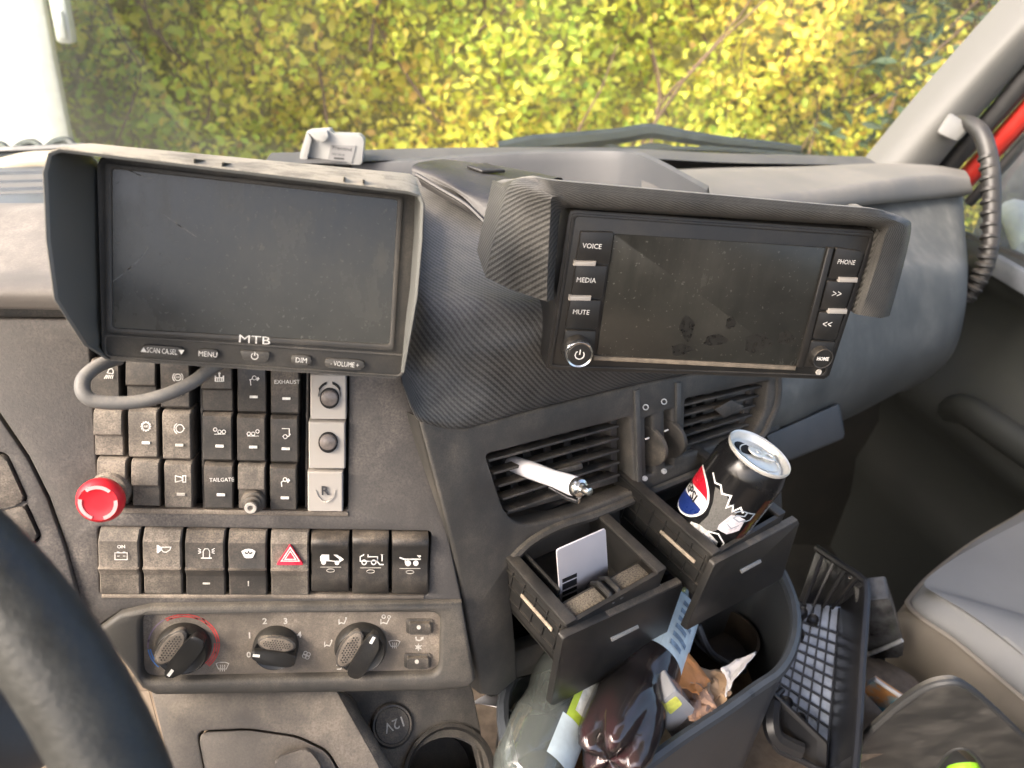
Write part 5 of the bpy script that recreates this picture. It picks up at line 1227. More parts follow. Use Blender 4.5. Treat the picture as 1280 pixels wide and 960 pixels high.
# azimuth 0 faces the viewer
vx = (-(ct-axc*CH*.5-CAM)); vx = (vx-axc*vx.dot(axc)).normalized(); vy = axc.cross(vx)
Mc = Matrix.Identity(4)
for i in range(3):
    Mc[i][0] = vx[i]; Mc[i][1] = vy[i]; Mc[i][2] = axc[i]; Mc[i][3] = (ct-axc*CH)[i]
can = thing('drinks_can', 'black cola can with red white and blue emblem leaning in the right drawer', 'can', ct-axc*CH, M=Mc)
M_CANB = plain('black_can_paint', (.012, .012, .013), .22, .3, var=.1)
mb = MB(); k = CR
mb.lathe([(0, .004), (.72*k, .002), (.78*k, 0), (.84*k, .003), (.98*k, .012), (k, .016), (k, CH-.017), (.98*k, CH-.013), (.86*k, CH-.0035), (.84*k, CH-.0025)], None, 64); mb.build('body', M_CANB, can, Mc, angle=60)
M_ALU = plain('brushed_aluminium', (.78, .77, .73), .38, .55, var=.05, scale=200)
mb = MB(); mb.lathe([(.84*k, CH-.004), (.885*k, CH-.002), (.895*k, CH-.0005), (.88*k, CH+.0007), (.85*k, CH+.0004), (.82*k, CH-.001), (.79*k, CH-.006), (.76*k, CH-.0068), (.73*k, CH-.0055), (.70*k, CH-.005), (0, CH-.0048)], None, 56)
mb.build('lid', M_ALU, can, Mc, angle=60)
# mouth hole & tab: lid local directions. e_l = screen left along lid
el = Mc.inverted().to_3x3() @ (-(dirx)); er = Mc.inverted().to_3x3() @ dirx; ey = V((0, 0, 1)).cross(er)
def lidp(a, b, z): return er*a+ey*b+V((0, 0, z))
LM = Matrix.Identity(4)
for i in range(3): LM[i][0] = er[i]; LM[i][1] = ey[i]; LM[i][2] = (0, 0, 1)[i]
mb = MB(); mb.prism(circle(-.34*k, .22*k, .27*k, 24, .24*k), CH-.0052, CH-.0044); mb.bm.transform(LM); mb.build('mouth_hole', M_CAV, can, Mc)
mb = MB(); q = circle(-.02*k, .13*k, .24*k, 20, .21*k); mb.plate(q, [circle(.02*k, .13*k, .07*k, 12)], CH-.0034, CH-.0018, .0005); q2 = round_poly([(.1*k, -.05*k), (.52*k, -.03*k), (.58*k, .15*k), (.52*k, .30*k), (.1*k, .31*k)], .004); mb.plate(q2, [circle(.38*k, .13*k, .1*k, 14, .09*k)], CH-.0036, CH-.0020, .0005)
mb.lathe([(.06*k, CH-.0045), (.06*k, CH-.0022), (.045*k, CH-.0016), (0, CH-.0016)], Matrix.Translation((.02*k, .13*k, 0)), 14); mb.bm.transform(LM); mb.build('pull_tab', M_ALU, can, Mc)
mb = MB(); mb.stroke(circle(.08*k, .0, .58*k, 40, .50*k), .0011, CH-.0052, CH-.0042, True); mb.bm.transform(LM); mb.build('score_ring', M_ALU, can, Mc)
def wrap(draw, name, mat, lift=.00012):
    """flat print (a = arc metres right of the viewer-facing line, z = height) wrapped on the can"""
    mb = MB(); draw(mb); bm = mb.bm
    bmesh.ops.triangulate(bm, faces=bm.faces)
    for _ in range(5):
        es = [e for e in bm.edges if abs(e.verts[0].co.x-e.verts[1].co.x) > .0045]
        if not es: break
        bmesh.ops.subdivide_edges(bm, edges=es, cuts=1); bmesh.ops.triangulate(bm, faces=[f for f in bm.faces if len(f.verts) > 3])
    for v in bm.verts:
        a = v.co.x/CR; r = CR+lift+v.co.z; v.co = V((r*math.cos(a), r*math.sin(a), v.co.y*ZS))
    return mb.build(name, mat, can, Mc)
def F2D(pts): return lambda mb: mb.prism(pts, -.0001, 0)
M_CW = plain('white_can_print', (.80, .79, .78), .3, var=.04); M_CR = plain('red_can_print', (.55, .012, .03), .3); M_CBL = plain('blue_can_print', (.012, .03, .16), .3); M_CGR = plain('grey_mesh_print', (.13, .127, .12), .3, var=.25, scale=1200)
M_CK = bpy.data.materials['black_ink']; M_CM = plain('maroon_can_print', (.10, .03, .02), .25, .4)
# emblem: centre azimuth negative = left
ec, ez, er_ = -.0325, .050, .0255
wrap(F2D(circle(ec, ez, er_, 40)), 'emblem_disc', M_CW, .0003)
wv_ = lambda u, k_: ez+k_+.004*math.sin((u-ec)/er_*2.2)
us = np.linspace(-.93, .93, 16)*er_*.93
top = [(ec+u, ez+math.sqrt(max(0, (er_*.92)**2-u*u))) for u in us]; bot = [(ec+u, min(wv_(ec+u, .0058), ez+math.sqrt(max(0, (er_*.92)**2-u*u)))) for u in us]
wrap(F2D(top+bot[::-1]), 'emblem_red', M_CR, .0006)
top = [(ec+u, ez-math.sqrt(max(0, (er_*.92)**2-u*u))) for u in us]; bot = [(ec+u, max(wv_(ec+u, -.0066), ez-math.sqrt(max(0, (er_*.92)**2-u*u)))) for u in us]
wrap(F2D(top+bot[::-1]), 'emblem_blue', M_CBL, .0006)
wrap(lambda mb: mb.text('PEPSI', (ec+.0005, ez), .0098, 0, bold=.03, sx=.92), 'brand_text', M_CK, .0008)
wrap(F2D([(-.012, .076), (-.002, .078), (.010, .067), (.014, .066), (.012, .046), (.005, .030), (-.005, .030), (-.003, .048), (-.006, .062)]), 'mesh_panel', M_CGR, .0003)
zig = [(-.021, .084), (-.014, .079), (-.009, .0815), (-.0045, .0755), (.002, .0795), (.0045, .066), (.0075, .0725), (.010, .066), (.0135, .0735), (.018, .069)]
wrap(lambda mb: mb.stroke(zig, .0016, -.0001, 0), 'zigzag_line', M_CW, .0006)
wrap(F2D([(.011, .062), (.017, .064), (.024, .062), (.026, .048), (.018, .040), (.009, .041), (.008, .046)]), 'white_panel', plain('pale_lilac_print', (.62, .58, .62), .3, var=.25, scale=200), .0004)
def squig(mb):
    mb.stroke([(.012, .066), (.016, .071), (.021, .071), (.021, .066), (.015, .064), (.014, .060), (.020, .058), (.024, .062)], .0013, -.0001, 0)
    mb.stroke([(.022, .071), (.028, .071), (.028, .063), (.023, .059)], .0013, -.0001, 0); mb.stroke([(.013, .051), (.018, .048), (.022, .054)], .0009, -.0001, 0)
wrap(squig, 'script_print', plain('blue_grey_print', (.26, .30, .36), .3), .0007)
wrap(F2D([(.030, .088), (.037, .089), (.037, .010), (.029, .012)]), 'maroon_band', M_CM, .0003)
wrap(lambda mb: [mb.box((.041+.0008*(j % 3), .082-.0024*j, 0), (.006, .0009, .0001)) for j in range(28)], 'small_print', plain('grey_small_print', (.3, .29, .27), .4), .0004)
wrap(F2D([(-.011, .030), (-.004, .034), (.004, .034), (.016, .028), (.018, .020), (.004, .014), (-.010, .018)]), 'lower_badge', plain('pale_badge_print', (.50, .49, .47), .3, var=.5, scale=350), .0004)
wrap(lambda mb: mb.stroke([(-.012, .019), (-.002, .0145), (.010, .0135), (.020, .018)], .0024, -.0001, 0), 'badge_swoosh', M_CW, .0008)
wrap(lambda mb: mb.stroke([(.004, .034), (.012, .037), (.021, .029), (.022, .020)], .0014, -.0001, 0), 'badge_outline', M_CW, .0008)
wrap(F2D(circle(.009, .0065, .0062, 22, .0050)), 'football_print', M_CW, .0008)
def spots(mb):
    mb.prism(circle(.009, .0065, .0019, 6), -.0001, 0)
    for i in range(5): mb.prism(circle(.009+.0047*math.cos(i*1.257+.6), .0065+.0037*math.sin(i*1.257+.6), .0012, 6), -.0001, 0)
wrap(spots, 'football_patch', M_CK, .0011)
wrap(lambda mb: [mb.stroke([(-.012+.002*i, .014-.001*i), (-.010+.003*i, .007-.001*i), (-.003+.002*i, .002)], .0007, -.0001, 0) for i in range(3)], 'speed_line', M_PRINTD, .0006)
wrap(lambda mb: mb.prism(circle(-.017, .012, .0016, 12, .003), -.0001, 0), 'spot_print', M_CW, .0006)
# ================================================================== CENTRE BIN
ZB = .70
M_BIN = plastic('bin_plastic', (.046, .051, .057), .38, .10, .25, dcol=(.2, .18, .16), scale=14, grain=.15, bump=.1)
M_RIM = plain('slate_rim_plastic', (.05, .056, .064), .34, var=.2, scale=40)
bin_ = thing('storage_bin', 'large black rounded console bin full of bottles and rubbish', 'bin', atz(840, 850, ZB)-V((0, 0, .3)))
rim_px = [(640, 850), (760, 780), (900, 715), (950, 700), (972, 712), (990, 752), (994, 785), (988, 815), (972, 842), (944, 862), (905, 890), (850, 926), (800, 962), (740, 1000), (680, 1020), (640, 960)]
rim = catmull([atz(x, y, ZB) for x, y in rim_px], 6, True)
cb = sum(rim, V((0, 0, 0)))/len(rim)
def shr(p, k, dz): return cb+(p-cb)*k+V((0, 0, dz))
mb = MB()
prof = [(.93, -.24), (.97, -.03), (.975, -.004), (.985, .002), (1.0, .003), (1.012, -.001), (1.012, -.05), (1.0, -.055), (.965, -.26)]
rows = [[shr(p, k_, dz) for p in rim]+[shr(rim[0], k_, dz)] for k_, dz in prof]
mb.grid(rows, uv=False); mb.build('shell', M_BIN, bin_, angle=50)
mb = MB(); mb.tube([shr(p, 1.0, .002) for p in rim]+[shr(rim[0], 1.0, .002)], .0055, 8); mb.build('rim', M_RIM, bin_)
mb = MB(); mb.face([shr(p, .94, -.13) for p in rim]); mb.build('bin_floor', plain('bin_dirt', (.20, .14, .09), .9, var=.5, scale=40), bin_)
mb = MB(); mb.tube(catmull([atz(872, 782, ZB-.03), atz(885, 812, ZB-.05), atz(905, 828, ZB-.07), atz(930, 838, ZB-.09)], 5), .004, 8); mb.build('inner_rib', M_BIN, bin_)
pc = atz(905, 792, ZB-.07); mb = MB(); mb.lathe([(.038, .03), (.035, .031), (.033, .0), (0, 0)], Matrix.Translation(pc-V((0, 0, .03))), 28); mb.build('cup_recess', plain('brown_dirty_plastic', (.035, .026, .018), .6, var=.5, scale=40), bin_)
# bottles
def clear(name, tint, dens=.6, rough=.06):
    mt, n, p = new_mat(name); L = n.links.new
    tr = N(n, 'BsdfTransparent'); lw = N(n, 'LayerWeight'); lw.inputs[0].default_value = .35
    L(mixc(n, lw.outputs[1], tint, tuple(c*.45 for c in tint)), tr.inputs[0])
    df = N(n, 'BsdfDiffuse'); df.inputs[0].default_value = (*[c*.6 for c in tint], 1)
    gl = N(n, 'BsdfGlossy'); gl.inputs[1].default_value = rough
    g = N(n, 'NewGeometry'); b = N(n, 'Bump'); b.inputs[0].default_value = .16; b.inputs[1].default_value = .003; L(noise(n, g.outputs[0], 38, 3), b.inputs['Height']); L(b.outputs[0], gl.inputs['Normal'])
    f = N(n, 'Fresnel'); f.inputs[0].default_value = 1.5; L(b.outputs[0], f.inputs['Normal'])
    m1 = N(n, 'MixShader'); m1.inputs[0].default_value = dens; L(tr.outputs[0], m1.inputs[1]); L(df.outputs[0], m1.inputs[2])
    m2 = N(n, 'MixShader'); L(math_(n, 'MINIMUM', math_(n, 'MULTIPLY', f.outputs[0], 1.3), 1.0), m2.inputs[0]); L(m1.outputs[0], m2.inputs[1]); L(gl.outputs[0], m2.inputs[2])
    L(m2.outputs[0], n.nodes['Material Output'].inputs[0]); return mt
def axis_frame(a, b):
    t = (b-a).normalized(); x = t.cross(V((0, 1, .3))).normalized(); y = t.cross(x); M = Matrix.Identity(4)
    for i in range(3): M[i][0] = x[i]; M[i][1] = y[i]; M[i][2] = t[i]; M[i][3] = a[i]
    return M, (b-a).length
BP = [(0, .006), (.30, .003), (.55, 0), (.80, .004), (.95, .016), (1.0, .035), (1.0, .060), (.93, .072), (.90, .082), (.97, .094), (1, .104), (1, .19), (.96, .205), (.75, .232), (.45, .262), (.36, .275), (.36, .30), (0, .30)]
def bottle(a, b, r, lab, shell, name, petal=.0, label=None, liquid=None, cap=None, group=None):
    M, _ = axis_frame(a, b); bt_ = thing(name, lab, 'bottle', a, M=M)
    def mod(rr, z, an):
        if petal and z < .055:
            k_ = (1-z/.055); s = abs(math.sin(2.5*an)); return (rr*(1-.28*k_*(1-s)), z+.012*k_*(1-s)*(1 if rr > .4*r else .4))
        return (rr, z)
    prof = [(q*r, z) for q, z in BP]
    pf = []
    for (r0, z0), (r1_, z1) in zip(prof, prof[1:]): pf += [(r0+(r1_-r0)*i/3, z0+(z1-z0)*i/3) for i in range(3)]
    pf.append(prof[-1])
    mb = MB(); mb.lathe(pf, None, 50, mod); mb.build('shell', shell, bt_, M, angle=70)
    if liquid:
        mb = MB(); mb.lathe([(q*.95, z+.001) for q, z in pf if z < .215]+[(0, .213)], None, 40, mod); mb.build('liquid', liquid, bt_, M, angle=70)
    if cap: 
        mb = MB(); mb.lathe([(.42*r, .285), (.44*r, .30), (.42*r, .305), (0, .305)], None, 24); mb.build('cap', cap, bt_, M)
    return bt_, M
db = .655
M_GRN = clear('greenish_bottle_plastic', (.80, .88, .83), .16, .08)
b1_, MB1 = bottle(at(650, 990, .585), at(730, 800, .70), .031, 'clear greenish plastic bottle with lime label left in the bin', M_GRN, 'plastic_bottle', 0)
def band(bt_, M, r, z0, z1, a0, a1, mat, name, lift=.0004, nn=14):
    mb = MB(); mb.grid([[V(((r+lift)*math.cos(rad(a)), (r+lift)*math.sin(rad(a)), z)) for a in np.linspace(a0, a1, nn)] for z in np.linspace(z0, z1, 4)]); return mb.build(name, mat, bt_, M)
def facing(M):
    v = M.inverted().to_3x3() @ (CAM-V(M.col[3][:3])); return math.degrees(math.atan2(v.y, v.x))
def right_sign(M):   # +1 if increasing angle goes to the photo's right
    f = rad(facing(M)); d = M.to_3x3() @ V((-math.sin(f), math.cos(f), 0)); return 1 if d.dot(RT) > 0 else -1
f1 = facing(MB1); s1_ = right_sign(MB1)
M_LIME = plain('lime_label', (.42, .55, .05), .4, var=.25, scale=60); M_LBLUE = plain('pale_blue_label', (.60, .72, .78), .4, var=.15, scale=60)
band(b1_, MB1, .031, .058, .14, f1+s1_*18, f1+s1_*130, M_LIME, 'label')
band(b1_, MB1, .031, .066, .13, f1+s1_*28, f1+s1_*62, plain('white_label_print', (.70, .72, .68), .4, var=.3, scale=120), 'label_panel', .0009)
band(b1_, MB1, .031, .022, .058, f1+s1_*12, f1+s1_*125, plain('pale_film_label', (.52, .60, .62), .35, var=.15, scale=60), 'label_tail', .0006)
M_COLA = clear('cola_bottle_plastic', (.90, .86, .86), .03, .05)
M_LIQ = plain('dark_red_drink', (.030, .003, .007), .12, spec=.8, var=.3, scale=50)
b2_, MB2 = bottle(at(758, 958, .585), at(822, 790, .72), .0325, 'cola bottle with dark red drink and pale blue label beside the lime one', M_COLA, 'cola_bottle', 1, None, M_LIQ)
f2 = facing(MB2); s2_ = right_sign(MB2)
band(b2_, MB2, .0320, .112, .19, f2-180, f2+180, M_LBLUE, 'label', .0006, 40)
M_DLP = plain('dark_label_print', (.2, .28, .38), .4, var=.6, scale=160)
for k_ in range(6):
    band(b2_, MB2, .0325, .120+.011*k_, .126+.011*k_, f2+s2_*22, f2+s2_*(46+8*(k_ % 2)), M_DLP, 'label_bar', .001, 6)
# white paper sheets behind the left bottle
M_PAP = plain('white_paper', (.66, .63, .62), .8, var=.06, scale=30)
pp = thing('paper_sheet', 'crumpled white paper sheet between the dash and the clear bottle', 'paper', at(630, 870, .70))
mb = MB(); mb.smooth_grid([R_([(585, 882, .68), (625, 860, .70), (690, 830, .73)]), R_([(600, 880, .66), (650, 880, .68), (705, 845, .71)]), R_([(640, 890, .655), (680, 892, .68), (725, 865, .71)])], 5, 5); o = mb.build('sheet', M_PAP, pp); o.modifiers.new('s', 'SOLIDIFY').thickness = .0008
# rubbish on the right
M_ORG = plain('orange_wrapper', (.60, .25, .08), .45, var=.25, scale=40); M_TAN = plain('tan_wrapper', (.50, .33, .2), .6, var=.3, scale=40)
def crumple(name, lab, cat, ctrl, mat, amp=.004, th=.0006, seed=1):
    rs2 = np.random.RandomState(seed); c = thing(name, lab, cat, ctrl[1][1])
    rows = [catmull(r, 5) for r in ctrl]; W = len(rows[0]); cols = [catmull([r[j] for r in rows], 5) for j in range(W)]
    g = [[cols[j][i]+V(rs2.normal(0, amp, 3).tolist()) for j in range(W)] for i in range(len(cols[0]))]
    mb = MB(); mb.grid(g); o = mb.build('wrapper', mat, c, angle=28); md = o.modifiers.new('s', 'SOLIDIFY'); md.thickness = th; return c
crumple('orange_wrapper', 'folded orange food wrapper with a blue dot beside the cola bottle', 'wrapper', [R_([(836, 790, .70), (858, 812, .695), (888, 850, .68)]), R_([(830, 822, .68), (856, 836, .675), (882, 858, .668)]), R_([(822, 866, .655), (848, 860, .655), (872, 868, .652)])], M_ORG, .0007, .0006, 2)
crumple('tan_wrapper', 'torn tan paper bag with creased folds right of the orange wrapper', 'wrapper', [R_([(866, 832, .70), (893, 838, .70), (925, 830, .70)]), R_([(866, 858, .675), (893, 862, .675), (916, 855, .68)]), R_([(872, 895, .65), (890, 890, .655), (912, 872, .665)])], M_TAN, .0012, .0006, 4)
crumple('white_scrap', 'thin white paper strip curling at the right end of the rubbish', 'paper', [R_([(900, 836, .69), (920, 826, .70), (945, 815, .71)]), R_([(908, 850, .68), (918, 840, .69), (941, 822, .70)]), R_([(906, 872, .665), (914, 857, .672), (924, 842, .68)])], M_PAP, .0006, .0005, 5)
crumple('brown_napkin', 'crumpled brown paper napkin between the two bottles', 'paper', [R_([(715, 885, .66), (745, 880, .67), (775, 880, .67)]), R_([(710, 930, .64), (735, 925, .65), (770, 930, .65)]), R_([(700, 975, .62), (740, 975, .62), (780, 985, .62)])], plain('brown_paper', (.34, .2, .1), .8, var=.4, scale=50), .0015, .0008, 6)
crumple('chocolate_wrapper', 'brown and white striped snack wrapper above the clear box', 'wrapper', [R_([(846, 858, .665), (866, 852, .668), (888, 866, .66)]), R_([(852, 878, .652), (872, 878, .652), (892, 884, .65)]), R_([(862, 900, .638), (876, 902, .638), (890, 900, .64)])], plain('brown_foil', (.36, .22, .15), .35, var=.7, scale=45), .0010, .0008, 7)
bx_ = thing('clear_box', 'small clear plastic snack box with yellow print beside the cola bottle', 'box', at(842, 895, .66))
BX = Frame(at(842, 893, .635), (RT*.85+UP*.5), (UP*.85-RT*.45-FW*.55))
mb = MB(); mb.prism(rp(BX, [(818, 885), (845, 862), (870, 888), (838, 918)], .003), -.022, 0, .002); mb.build('box', clear('clear_box_plastic', (.85, .86, .9), .55, .12), bx_, BX.M)
mb = MB(); mb.prism(rp(BX, [(829, 882), (845, 870), (853, 880), (838, 893)], .002, .0003), .0002, .0006); mb.build('print_patch', plain('yellow_green_print', (.6, .62, .12), .5, var=.3, scale=90), bx_, BX.M)
mb = MB(); mb.prism(BX.P([(820, 889), (846, 866), (868, 889), (838, 914)], -.02), -.0215, -.006); mb.build('contents', plain('pale_contents', (.55, .52, .56), .6, var=.15), bx_, BX.M)
# ================================================================== GRID TRAY
dT = .80
TRF_o = at(1025, 820, dT)
g_ = lambda x, y, d: at(x, y, d)
tray = thing('plastic_tray', 'black plastic tray with square grid floor leaning beside the bin', 'tray', TRF_o)
# floor plane of the tray
fl4 = [g_(998, 752, .90), g_(1050, 757, .89), g_(1030, 965, .80), g_(966, 900, .80)]
TF2 = Frame(g_(1012, 850, .845), (fl4[1]-fl4[0]), (fl4[0]+fl4[1]-fl4[2]-fl4[3]))
pv = lambda p: V(p)
gx = lambda s, t, w=0: TF2.loc((fl4[3].lerp(fl4[0], t)).lerp(fl4[2].lerp(fl4[1], t), s))
q2 = lambda s, t: (gx(s, t).x, gx(s, t).y)
M_TRY = plastic('tray_black_plastic', (.014, .015, .018), .3, .03, .05, dcol=(.2, .18, .16), scale=14, grain=.1, bump=.05)
M_SKYREF = plain('painted_sky_reflection', (.36, .41, .50), .2, var=.45, scale=25)  # pale blue stands in for sky reflected in the glossy cells
mb = MB(); mb.prism([q2(-.06, -.04), q2(1.04, -.04), q2(1.04, 1.03), q2(-.06, 1.03)], -.010, -.005); mb.build('base_sheet', M_SKYREF, tray, TF2.M)
NB = 13
for i in range(6):
    s = i/5; mb = MB(); mb.stroke([q2(s, 0), q2(s, .22), q2(s, .84), q2(s, 1)], .0019, -.0055, -.002); mb.build('grid_rib', M_TRY, tray, TF2.M)
for j in range(9):
    t = .26+.60*j/8; mb = MB(); mb.stroke([q2(0, t+.01), q2(1, t-.03)], .0019, -.0055, -.0023); mb.build('grid_rib', M_TRY, tray, TF2.M)
for s, t in ((.14, .92), (.42, .88), (.16, .74), (.18, .20), (.46, .17)):
    mb = MB(); c = gx(s, t); mb.lathe([(.0065, -.012), (.0065, -.001), (.0055, .0005), (.0035, -.001), (0, -.001)], Matrix.Translation(c), 16)
    mb.build('corner_boss', M_TRY, tray, TF2.M)
# walls: right (tall), far, near, left
def wall(name, pts, th=.004):
    n_ = (pts[1]-pts[0]).cross(pts[2]-pts[1]).normalized()*th
    mb = MB(); mb.hexa(pts, [p+n_ for p in pts], .0008); mb.build(name, M_TRY, tray)
rt0, rt1 = g_(1084, 728, .84), g_(1071, 940, .70)
rt2 = g_(1064, 990, .67)
ft0 = g_(1021, 685, .93)
n2 = g_(1032, 990, .77)
wall('side_wall', [fl4[1], rt0, rt1, fl4[2]])
wall('side_wall', [fl4[2], rt1, rt2, n2])
wall('end_wall', [fl4[0], ft0, rt0, fl4[1]])
nl0, nl1 = g_(963, 897, .775), g_(1030, 966, .765)
wall('end_wall', [fl4[3], g_(968, 868, .785), g_(1034, 930, .775), n2])
mb = MB(); mb.tube(catmull([ft0, ft0.lerp(rt0, .5), rt0.lerp(ft0, .12), rt0.lerp(rt1, .06), rt0.lerp(rt1, .5), rt1, rt2], 6), .0042, 8); mb.build('rim', M_TRY, tray)
mb = MB(); mb.tube(catmull([g_(978, 862, .80), g_(966, 876, .79), g_(963, 897, .78), g_(970, 934, .775), g_(1000, 950, .77), g_(1032, 966, .765)], 6), .0035, 8); mb.tube(catmull([g_(966, 876, .79), g_(964, 905, .78), g_(973, 925, .777), g_(1002, 940, .772)], 5), .009, 8); mb.build('near_rim', M_TRY, tray)
for i in range(4):
    s = (i+.6)/4.4; a = fl4[0].lerp(fl4[1], s); b = ft0.lerp(rt0, s); mb = MB(); n_ = (fl4[2]-fl4[1]).normalized()*.004
    mb.tube([a+n_, b+n_*.6], .0022, 6); mb.build('wall_rib', M_TRY, tray)
for i in range(3):
    s = (i+1)/4; a = fl4[3].lerp(fl4[2], s); b = a+(fl4[0]-fl4[3])*.16; mb = MB(); mb.tube([a, b], .0022, 6); mb.build('wall_rib', M_TRY, tray)
# ================================================================== SEAT
M_SEAT = plain('grey_vinyl', (.17, .172, .173), .55, spec=.5, var=.08, scale=12, bump=.08)
M_SEATS = plain('tan_grey_vinyl_side', (.17, .15, .125), .5, var=.1, scale=14, bump=.08)
seat = thing('passenger_seat', 'grey vinyl passenger seat cushion with beige side at the right edge', 'seat', V((.85, .4, .4)))
mb = MB()
e_ = R_([(1330, 610, 1.17), (1280, 640, 1.12), (1220, 676, 1.05), (1170, 715, .985), (1146, 742, .945), (1143, 752, .925), (1160, 768, .90), (1200, 795, .875), (1240, 828, .85), (1285, 866, .83), (1340, 912, .80)])
inn = R_([(1400, 640, 1.12), (1340, 660, 1.08), (1280, 690, 1.02), (1225, 720, .965), (1195, 742, .93), (1192, 752, .915), (1205, 760, .90), (1240, 780, .875), (1280, 808, .85), (1320, 840, .83), (1370, 880, .80)])
inn = [p+V((0, 0, .012)) for p in inn]
cc2 = [V((.98, .40, inn[5].z+.015))+ (p-inn[5])*.25 for p in inn]
mb.smooth_grid([[p+V((0, 0, -.012)) for p in e_], e_, [p.lerp(q, .45)+V((0, 0, .007)) for p, q in zip(e_, inn)], inn, cc2], 5, 5, flip=True); mb.build('cushion_top', M_SEAT, seat, angle=80)
mb = MB(); lo_ = [p+V((.015, .0, -.15)) for p in e_]; mb.smooth_grid([[p+V((0, 0, -.010)) for p in e_], [p.lerp(q, .35)+V((-.014, .006, 0)) for p, q in zip(e_, lo_)], lo_], 5, 5); mb.build('cushion_side', M_SEATS, seat, angle=80)
mb = MB(); mb.tube(catmull([p+V((-.002, .002, -.010)) for p in e_], 6), .0042, 8); mb.build('piping', M_SEATS, seat)
mb = MB(); mb.tube(catmull(R_([(1198, 742, .931), (1235, 762, .905), (1285, 796, .868), (1330, 836, .835)]), 5), .0015, 6); mb.build('seam', M_SEATS, seat)
mb = MB(); mb.hexa([p+V((.03, .02, -.14)) for p in (e_[0], e_[4], e_[5], e_[10])], [p+V((.06, .02, -.42)) for p in (e_[0], e_[4], e_[5], e_[10])], .01); mb.build('seat_base', M_TRIMD, seat)
# ================================================================== FLOOR CLUTTER
pk = thing('plastic_packet', 'black packet in clear plastic wrap wedged between tray and seat', 'packet', at(1100, 800, .88))
PKF = Frame(at(1100, 795, .87), RT*.95-UP*.1-FW*.2, UP*.75-FW*.6)
mb = MB(); mb.prism(rp(PKF, [(1070, 752), (1112, 748), (1130, 806), (1128, 822), (1072, 824)], .004), -.03, 0, .003); mb.build('packet', plain('dark_glossy_wrap', (.06, .06, .06), .2, var=.9, scale=30, bump=.6), pk, PKF.M)
mb = MB(); mb.tube(catmull([PKF.world(PKF.px(1074, 822, .003)), PKF.world(PKF.px(1100, 812, .004)), PKF.world(PKF.px(1128, 800, .003))], 5), .0025, 6); mb.build('wrap_edge', plain('clear_wrap_edge', (.35, .36, .38), .2, var=.5, scale=80), pk)
mt_ = thing('rubber_mat', 'brown dusty rubber mat curled up on the floor by the seat', 'mat', at(1110, 850, .84))
mb = MB(); mb.smooth_grid([R_([(1070, 820, .90), (1100, 828, .90), (1140, 850, .89), (1160, 880, .87)]), R_([(1066, 850, .86), (1100, 850, .865), (1135, 868, .86), (1150, 890, .85)]), R_([(1060, 960, .78), (1085, 950, .79), (1110, 940, .79), (1130, 930, .80)])], 5, 6); o = mb.build('sheet', M_CARP, mt_); o.modifiers.new('s', 'SOLIDIFY').thickness = .004
mg = thing('magazine', 'folded magazine with orange and blue cover on the floor mat', 'magazine', at(1112, 875, .80))
MG = Frame(at(1112, 875, .805), RT*.85-UP*.5-FW*.1, UP*.7+RT*.3-FW*.6)
mt, n, p = new_mat('printed_cover'); g0 = N(n, 'NewGeometry'); nz = noise(n, g0.outputs[0], 28, 4)
mpr = ramp(n, nz, .42, .58); n.links.new(mixc(n, mpr, (.55, .27, .10), (.10, .36, .50)), p.inputs['Base Color']); p.inputs['Roughness'].default_value = .3
mb = MB(); mb.prism(rp(MG, [(1078, 862), (1094, 850), (1133, 876), (1114, 902)], .001), -.006, 0, .0006); mb.build('pages', mt, mg, MG.M)
mb = MB(); mb.tube([MG.world(MG.px(1094, 850, 0)), MG.world(MG.px(1134, 876, 0))], .0022, 6); mb.build('spine', M_PAP, mg)
cv = thing('moulded_cover', 'dusty black moulded plastic cover with an arched cutout at the lower right', 'cover', at(1190, 910, .72))
CVF = Frame(at(1185, 910, .72), RT*1.0, UP*.62-FW*.75)
op = [(1050, 985), (1075, 935), (1110, 898), (1150, 868), (1180, 857), (1205, 860), (1240, 886), (1290, 935), (1330, 990)]
ip = [(1150, 990), (1168, 965), (1183, 944), (1195, 936), (1210, 938), (1226, 955), (1245, 990)]
o2d = [(p.x, p.y) for p in catmull([CVF.px(*q) for q in op], 5)]; i2d = [(p.x, p.y) for p in catmull([CVF.px(*q) for q in ip], 5)]
mb = MB(); mb.prism(o2d+i2d[::-1], -.008, 0, .003, 3)
mb.build('panel', plastic('dusty_cover_plastic', (.04, .04, .039), .5, .5, .3, dcol=(.27, .25, .22), scale=13, grain=.25, bump=.15), cv, CVF.M, angle=50)
mb = MB(); mb.tube([V((a, b, -.002)) for a, b in o2d], .0028, 8); mb.tube([V((a, b, -.001)) for a, b in i2d], .0026, 8); mb.build('rolled_edge', M_TRIMD, cv, CVF.M)
gc = thing('green_cap', 'bright lime green round cap showing in the cutout of the black cover', 'cap', at(1208, 965, .715))
p = CVF.px(1208, 972, .0); r = (CVF.px(1226, 972)-p).length
mb = MB(); mb.lathe([(r*1.05, -.012), (r*1.05, .004), (r*.9, .009), (r*.5, .011), (0, .0115)], Matrix.Translation(p), 32); mb.build('cap', plain('lime_green_plastic', (.36, .78, .04), .4, var=.03), gc, CVF.M)
# bits on the floor
bg_ = tag(None or (lambda: None)() or link('footwell_dirt', None), 'loose dirt') if False else None
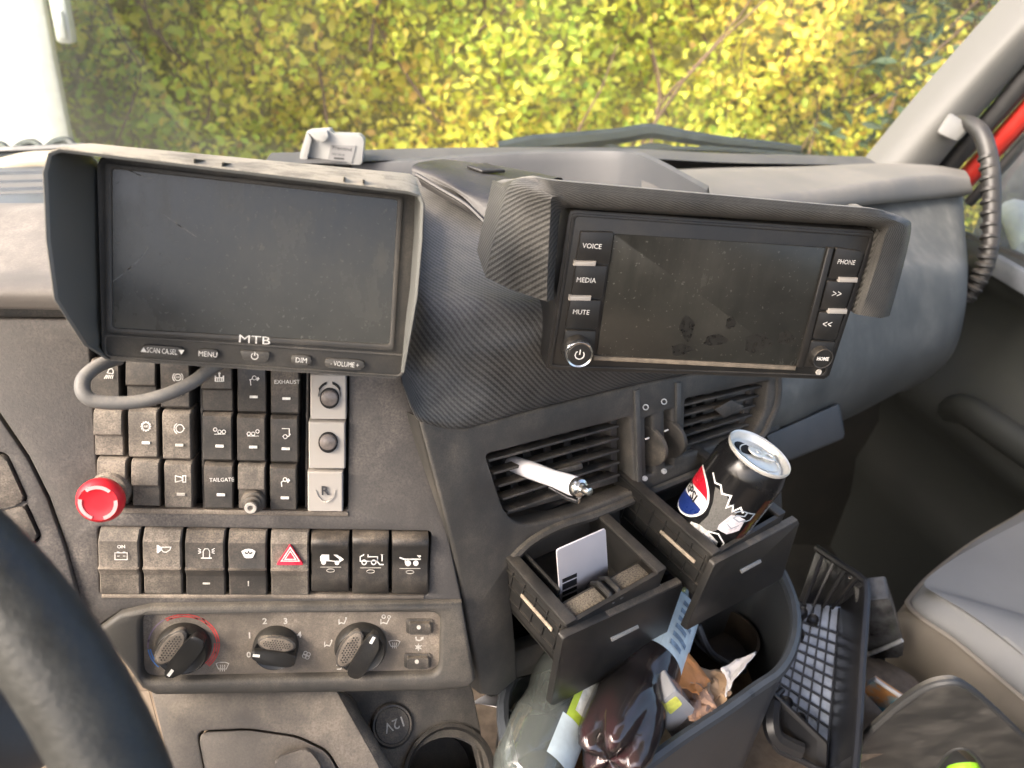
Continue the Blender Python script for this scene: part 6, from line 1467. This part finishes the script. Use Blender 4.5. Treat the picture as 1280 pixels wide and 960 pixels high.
# ================================================================== STEERING WHEEL
tp_ = at(70, 827, .262); dA = (at(139, 943, .262)-at(0, 733, .262)).normalized()
nW = -FW
dA = (dA-nW*dA.dot(nW)).normalized(); inw = nW.cross(dA).normalized()
if inw.dot(RT) > 0: inw = -inw
RW = .225; cW = tp_+inw*RW
stw = thing('steering_wheel', 'thick dark grey steering wheel rim cutting across the lower left corner', 'steering wheel', cW)
M_WHEEL = plain('wheel_leather', (.030, .031, .029), .46, spec=.5, var=.25, scale=110, bump=.3)
mb = MB(); ring = [cW+(-inw*math.cos(a)+dA*math.sin(a))*RW for a in np.linspace(0, 2*math.pi, 97)][:-1]
Mw = Matrix.Identity(4); xw = -inw; yw = nW.cross(xw)
for i in range(3): Mw[i][0] = xw[i]; Mw[i][1] = yw[i]; Mw[i][2] = nW[i]; Mw[i][3] = cW[i]
rt_ = .0168
mb.lathe([(RW+rt_*math.cos(a), rt_*math.sin(a)) for a in np.linspace(0, 2*math.pi, 25)], None, 96); mb.build('rim', M_WHEEL, stw, Mw, angle=80)
mb = MB(); mb.lathe([(0, .01), (.06, .008), (.08, -.01), (.085, -.05), (0, -.06)], Matrix.Translation((0, 0, -.03)), 40); mb.build('hub', M_TRIMD, stw, Mw)
mb = MB()
for a in (100, 260): 
    c, s = math.cos(rad(a)), math.sin(rad(a)); mb.tube([V((.07*c, .07*s, -.045)), V((.14*c, .14*s, -.03)), V((.222*c, .222*s, 0))], [.02, .016, .012], 10)
mb.build('spoke', M_TRIMD, stw, Mw)
# column stalk glimpsed inside the wheel
stk = thing('column_stalk', 'black control stalk glimpsed between wheel rim and dashboard', 'stalk', at(10, 905, .42))
mb = MB(); mb.tube(catmull([at(-60, 905, .40), at(0, 915, .42), at(30, 905, .43), at(48, 896, .44)], 5), [.03]*8+[.026]*8 if False else .026, 12); mb.build('lever', M_TRIMD, stk)
lg = thing('leg_panel', 'dusty brown lower panel glimpsed below the stalk at the lower left', 'panel', at(20, 960, .6))
mb = MB(); mb.box((0, 0, 0), (.5, .02, .25), .004, 2, Matrix.Translation(at(40, 960, .66)) @ Matrix.Rotation(rad(-30), 4, 'X')); mb.build('panel', bpy.data.materials['dusty_brown_panel'], lg)
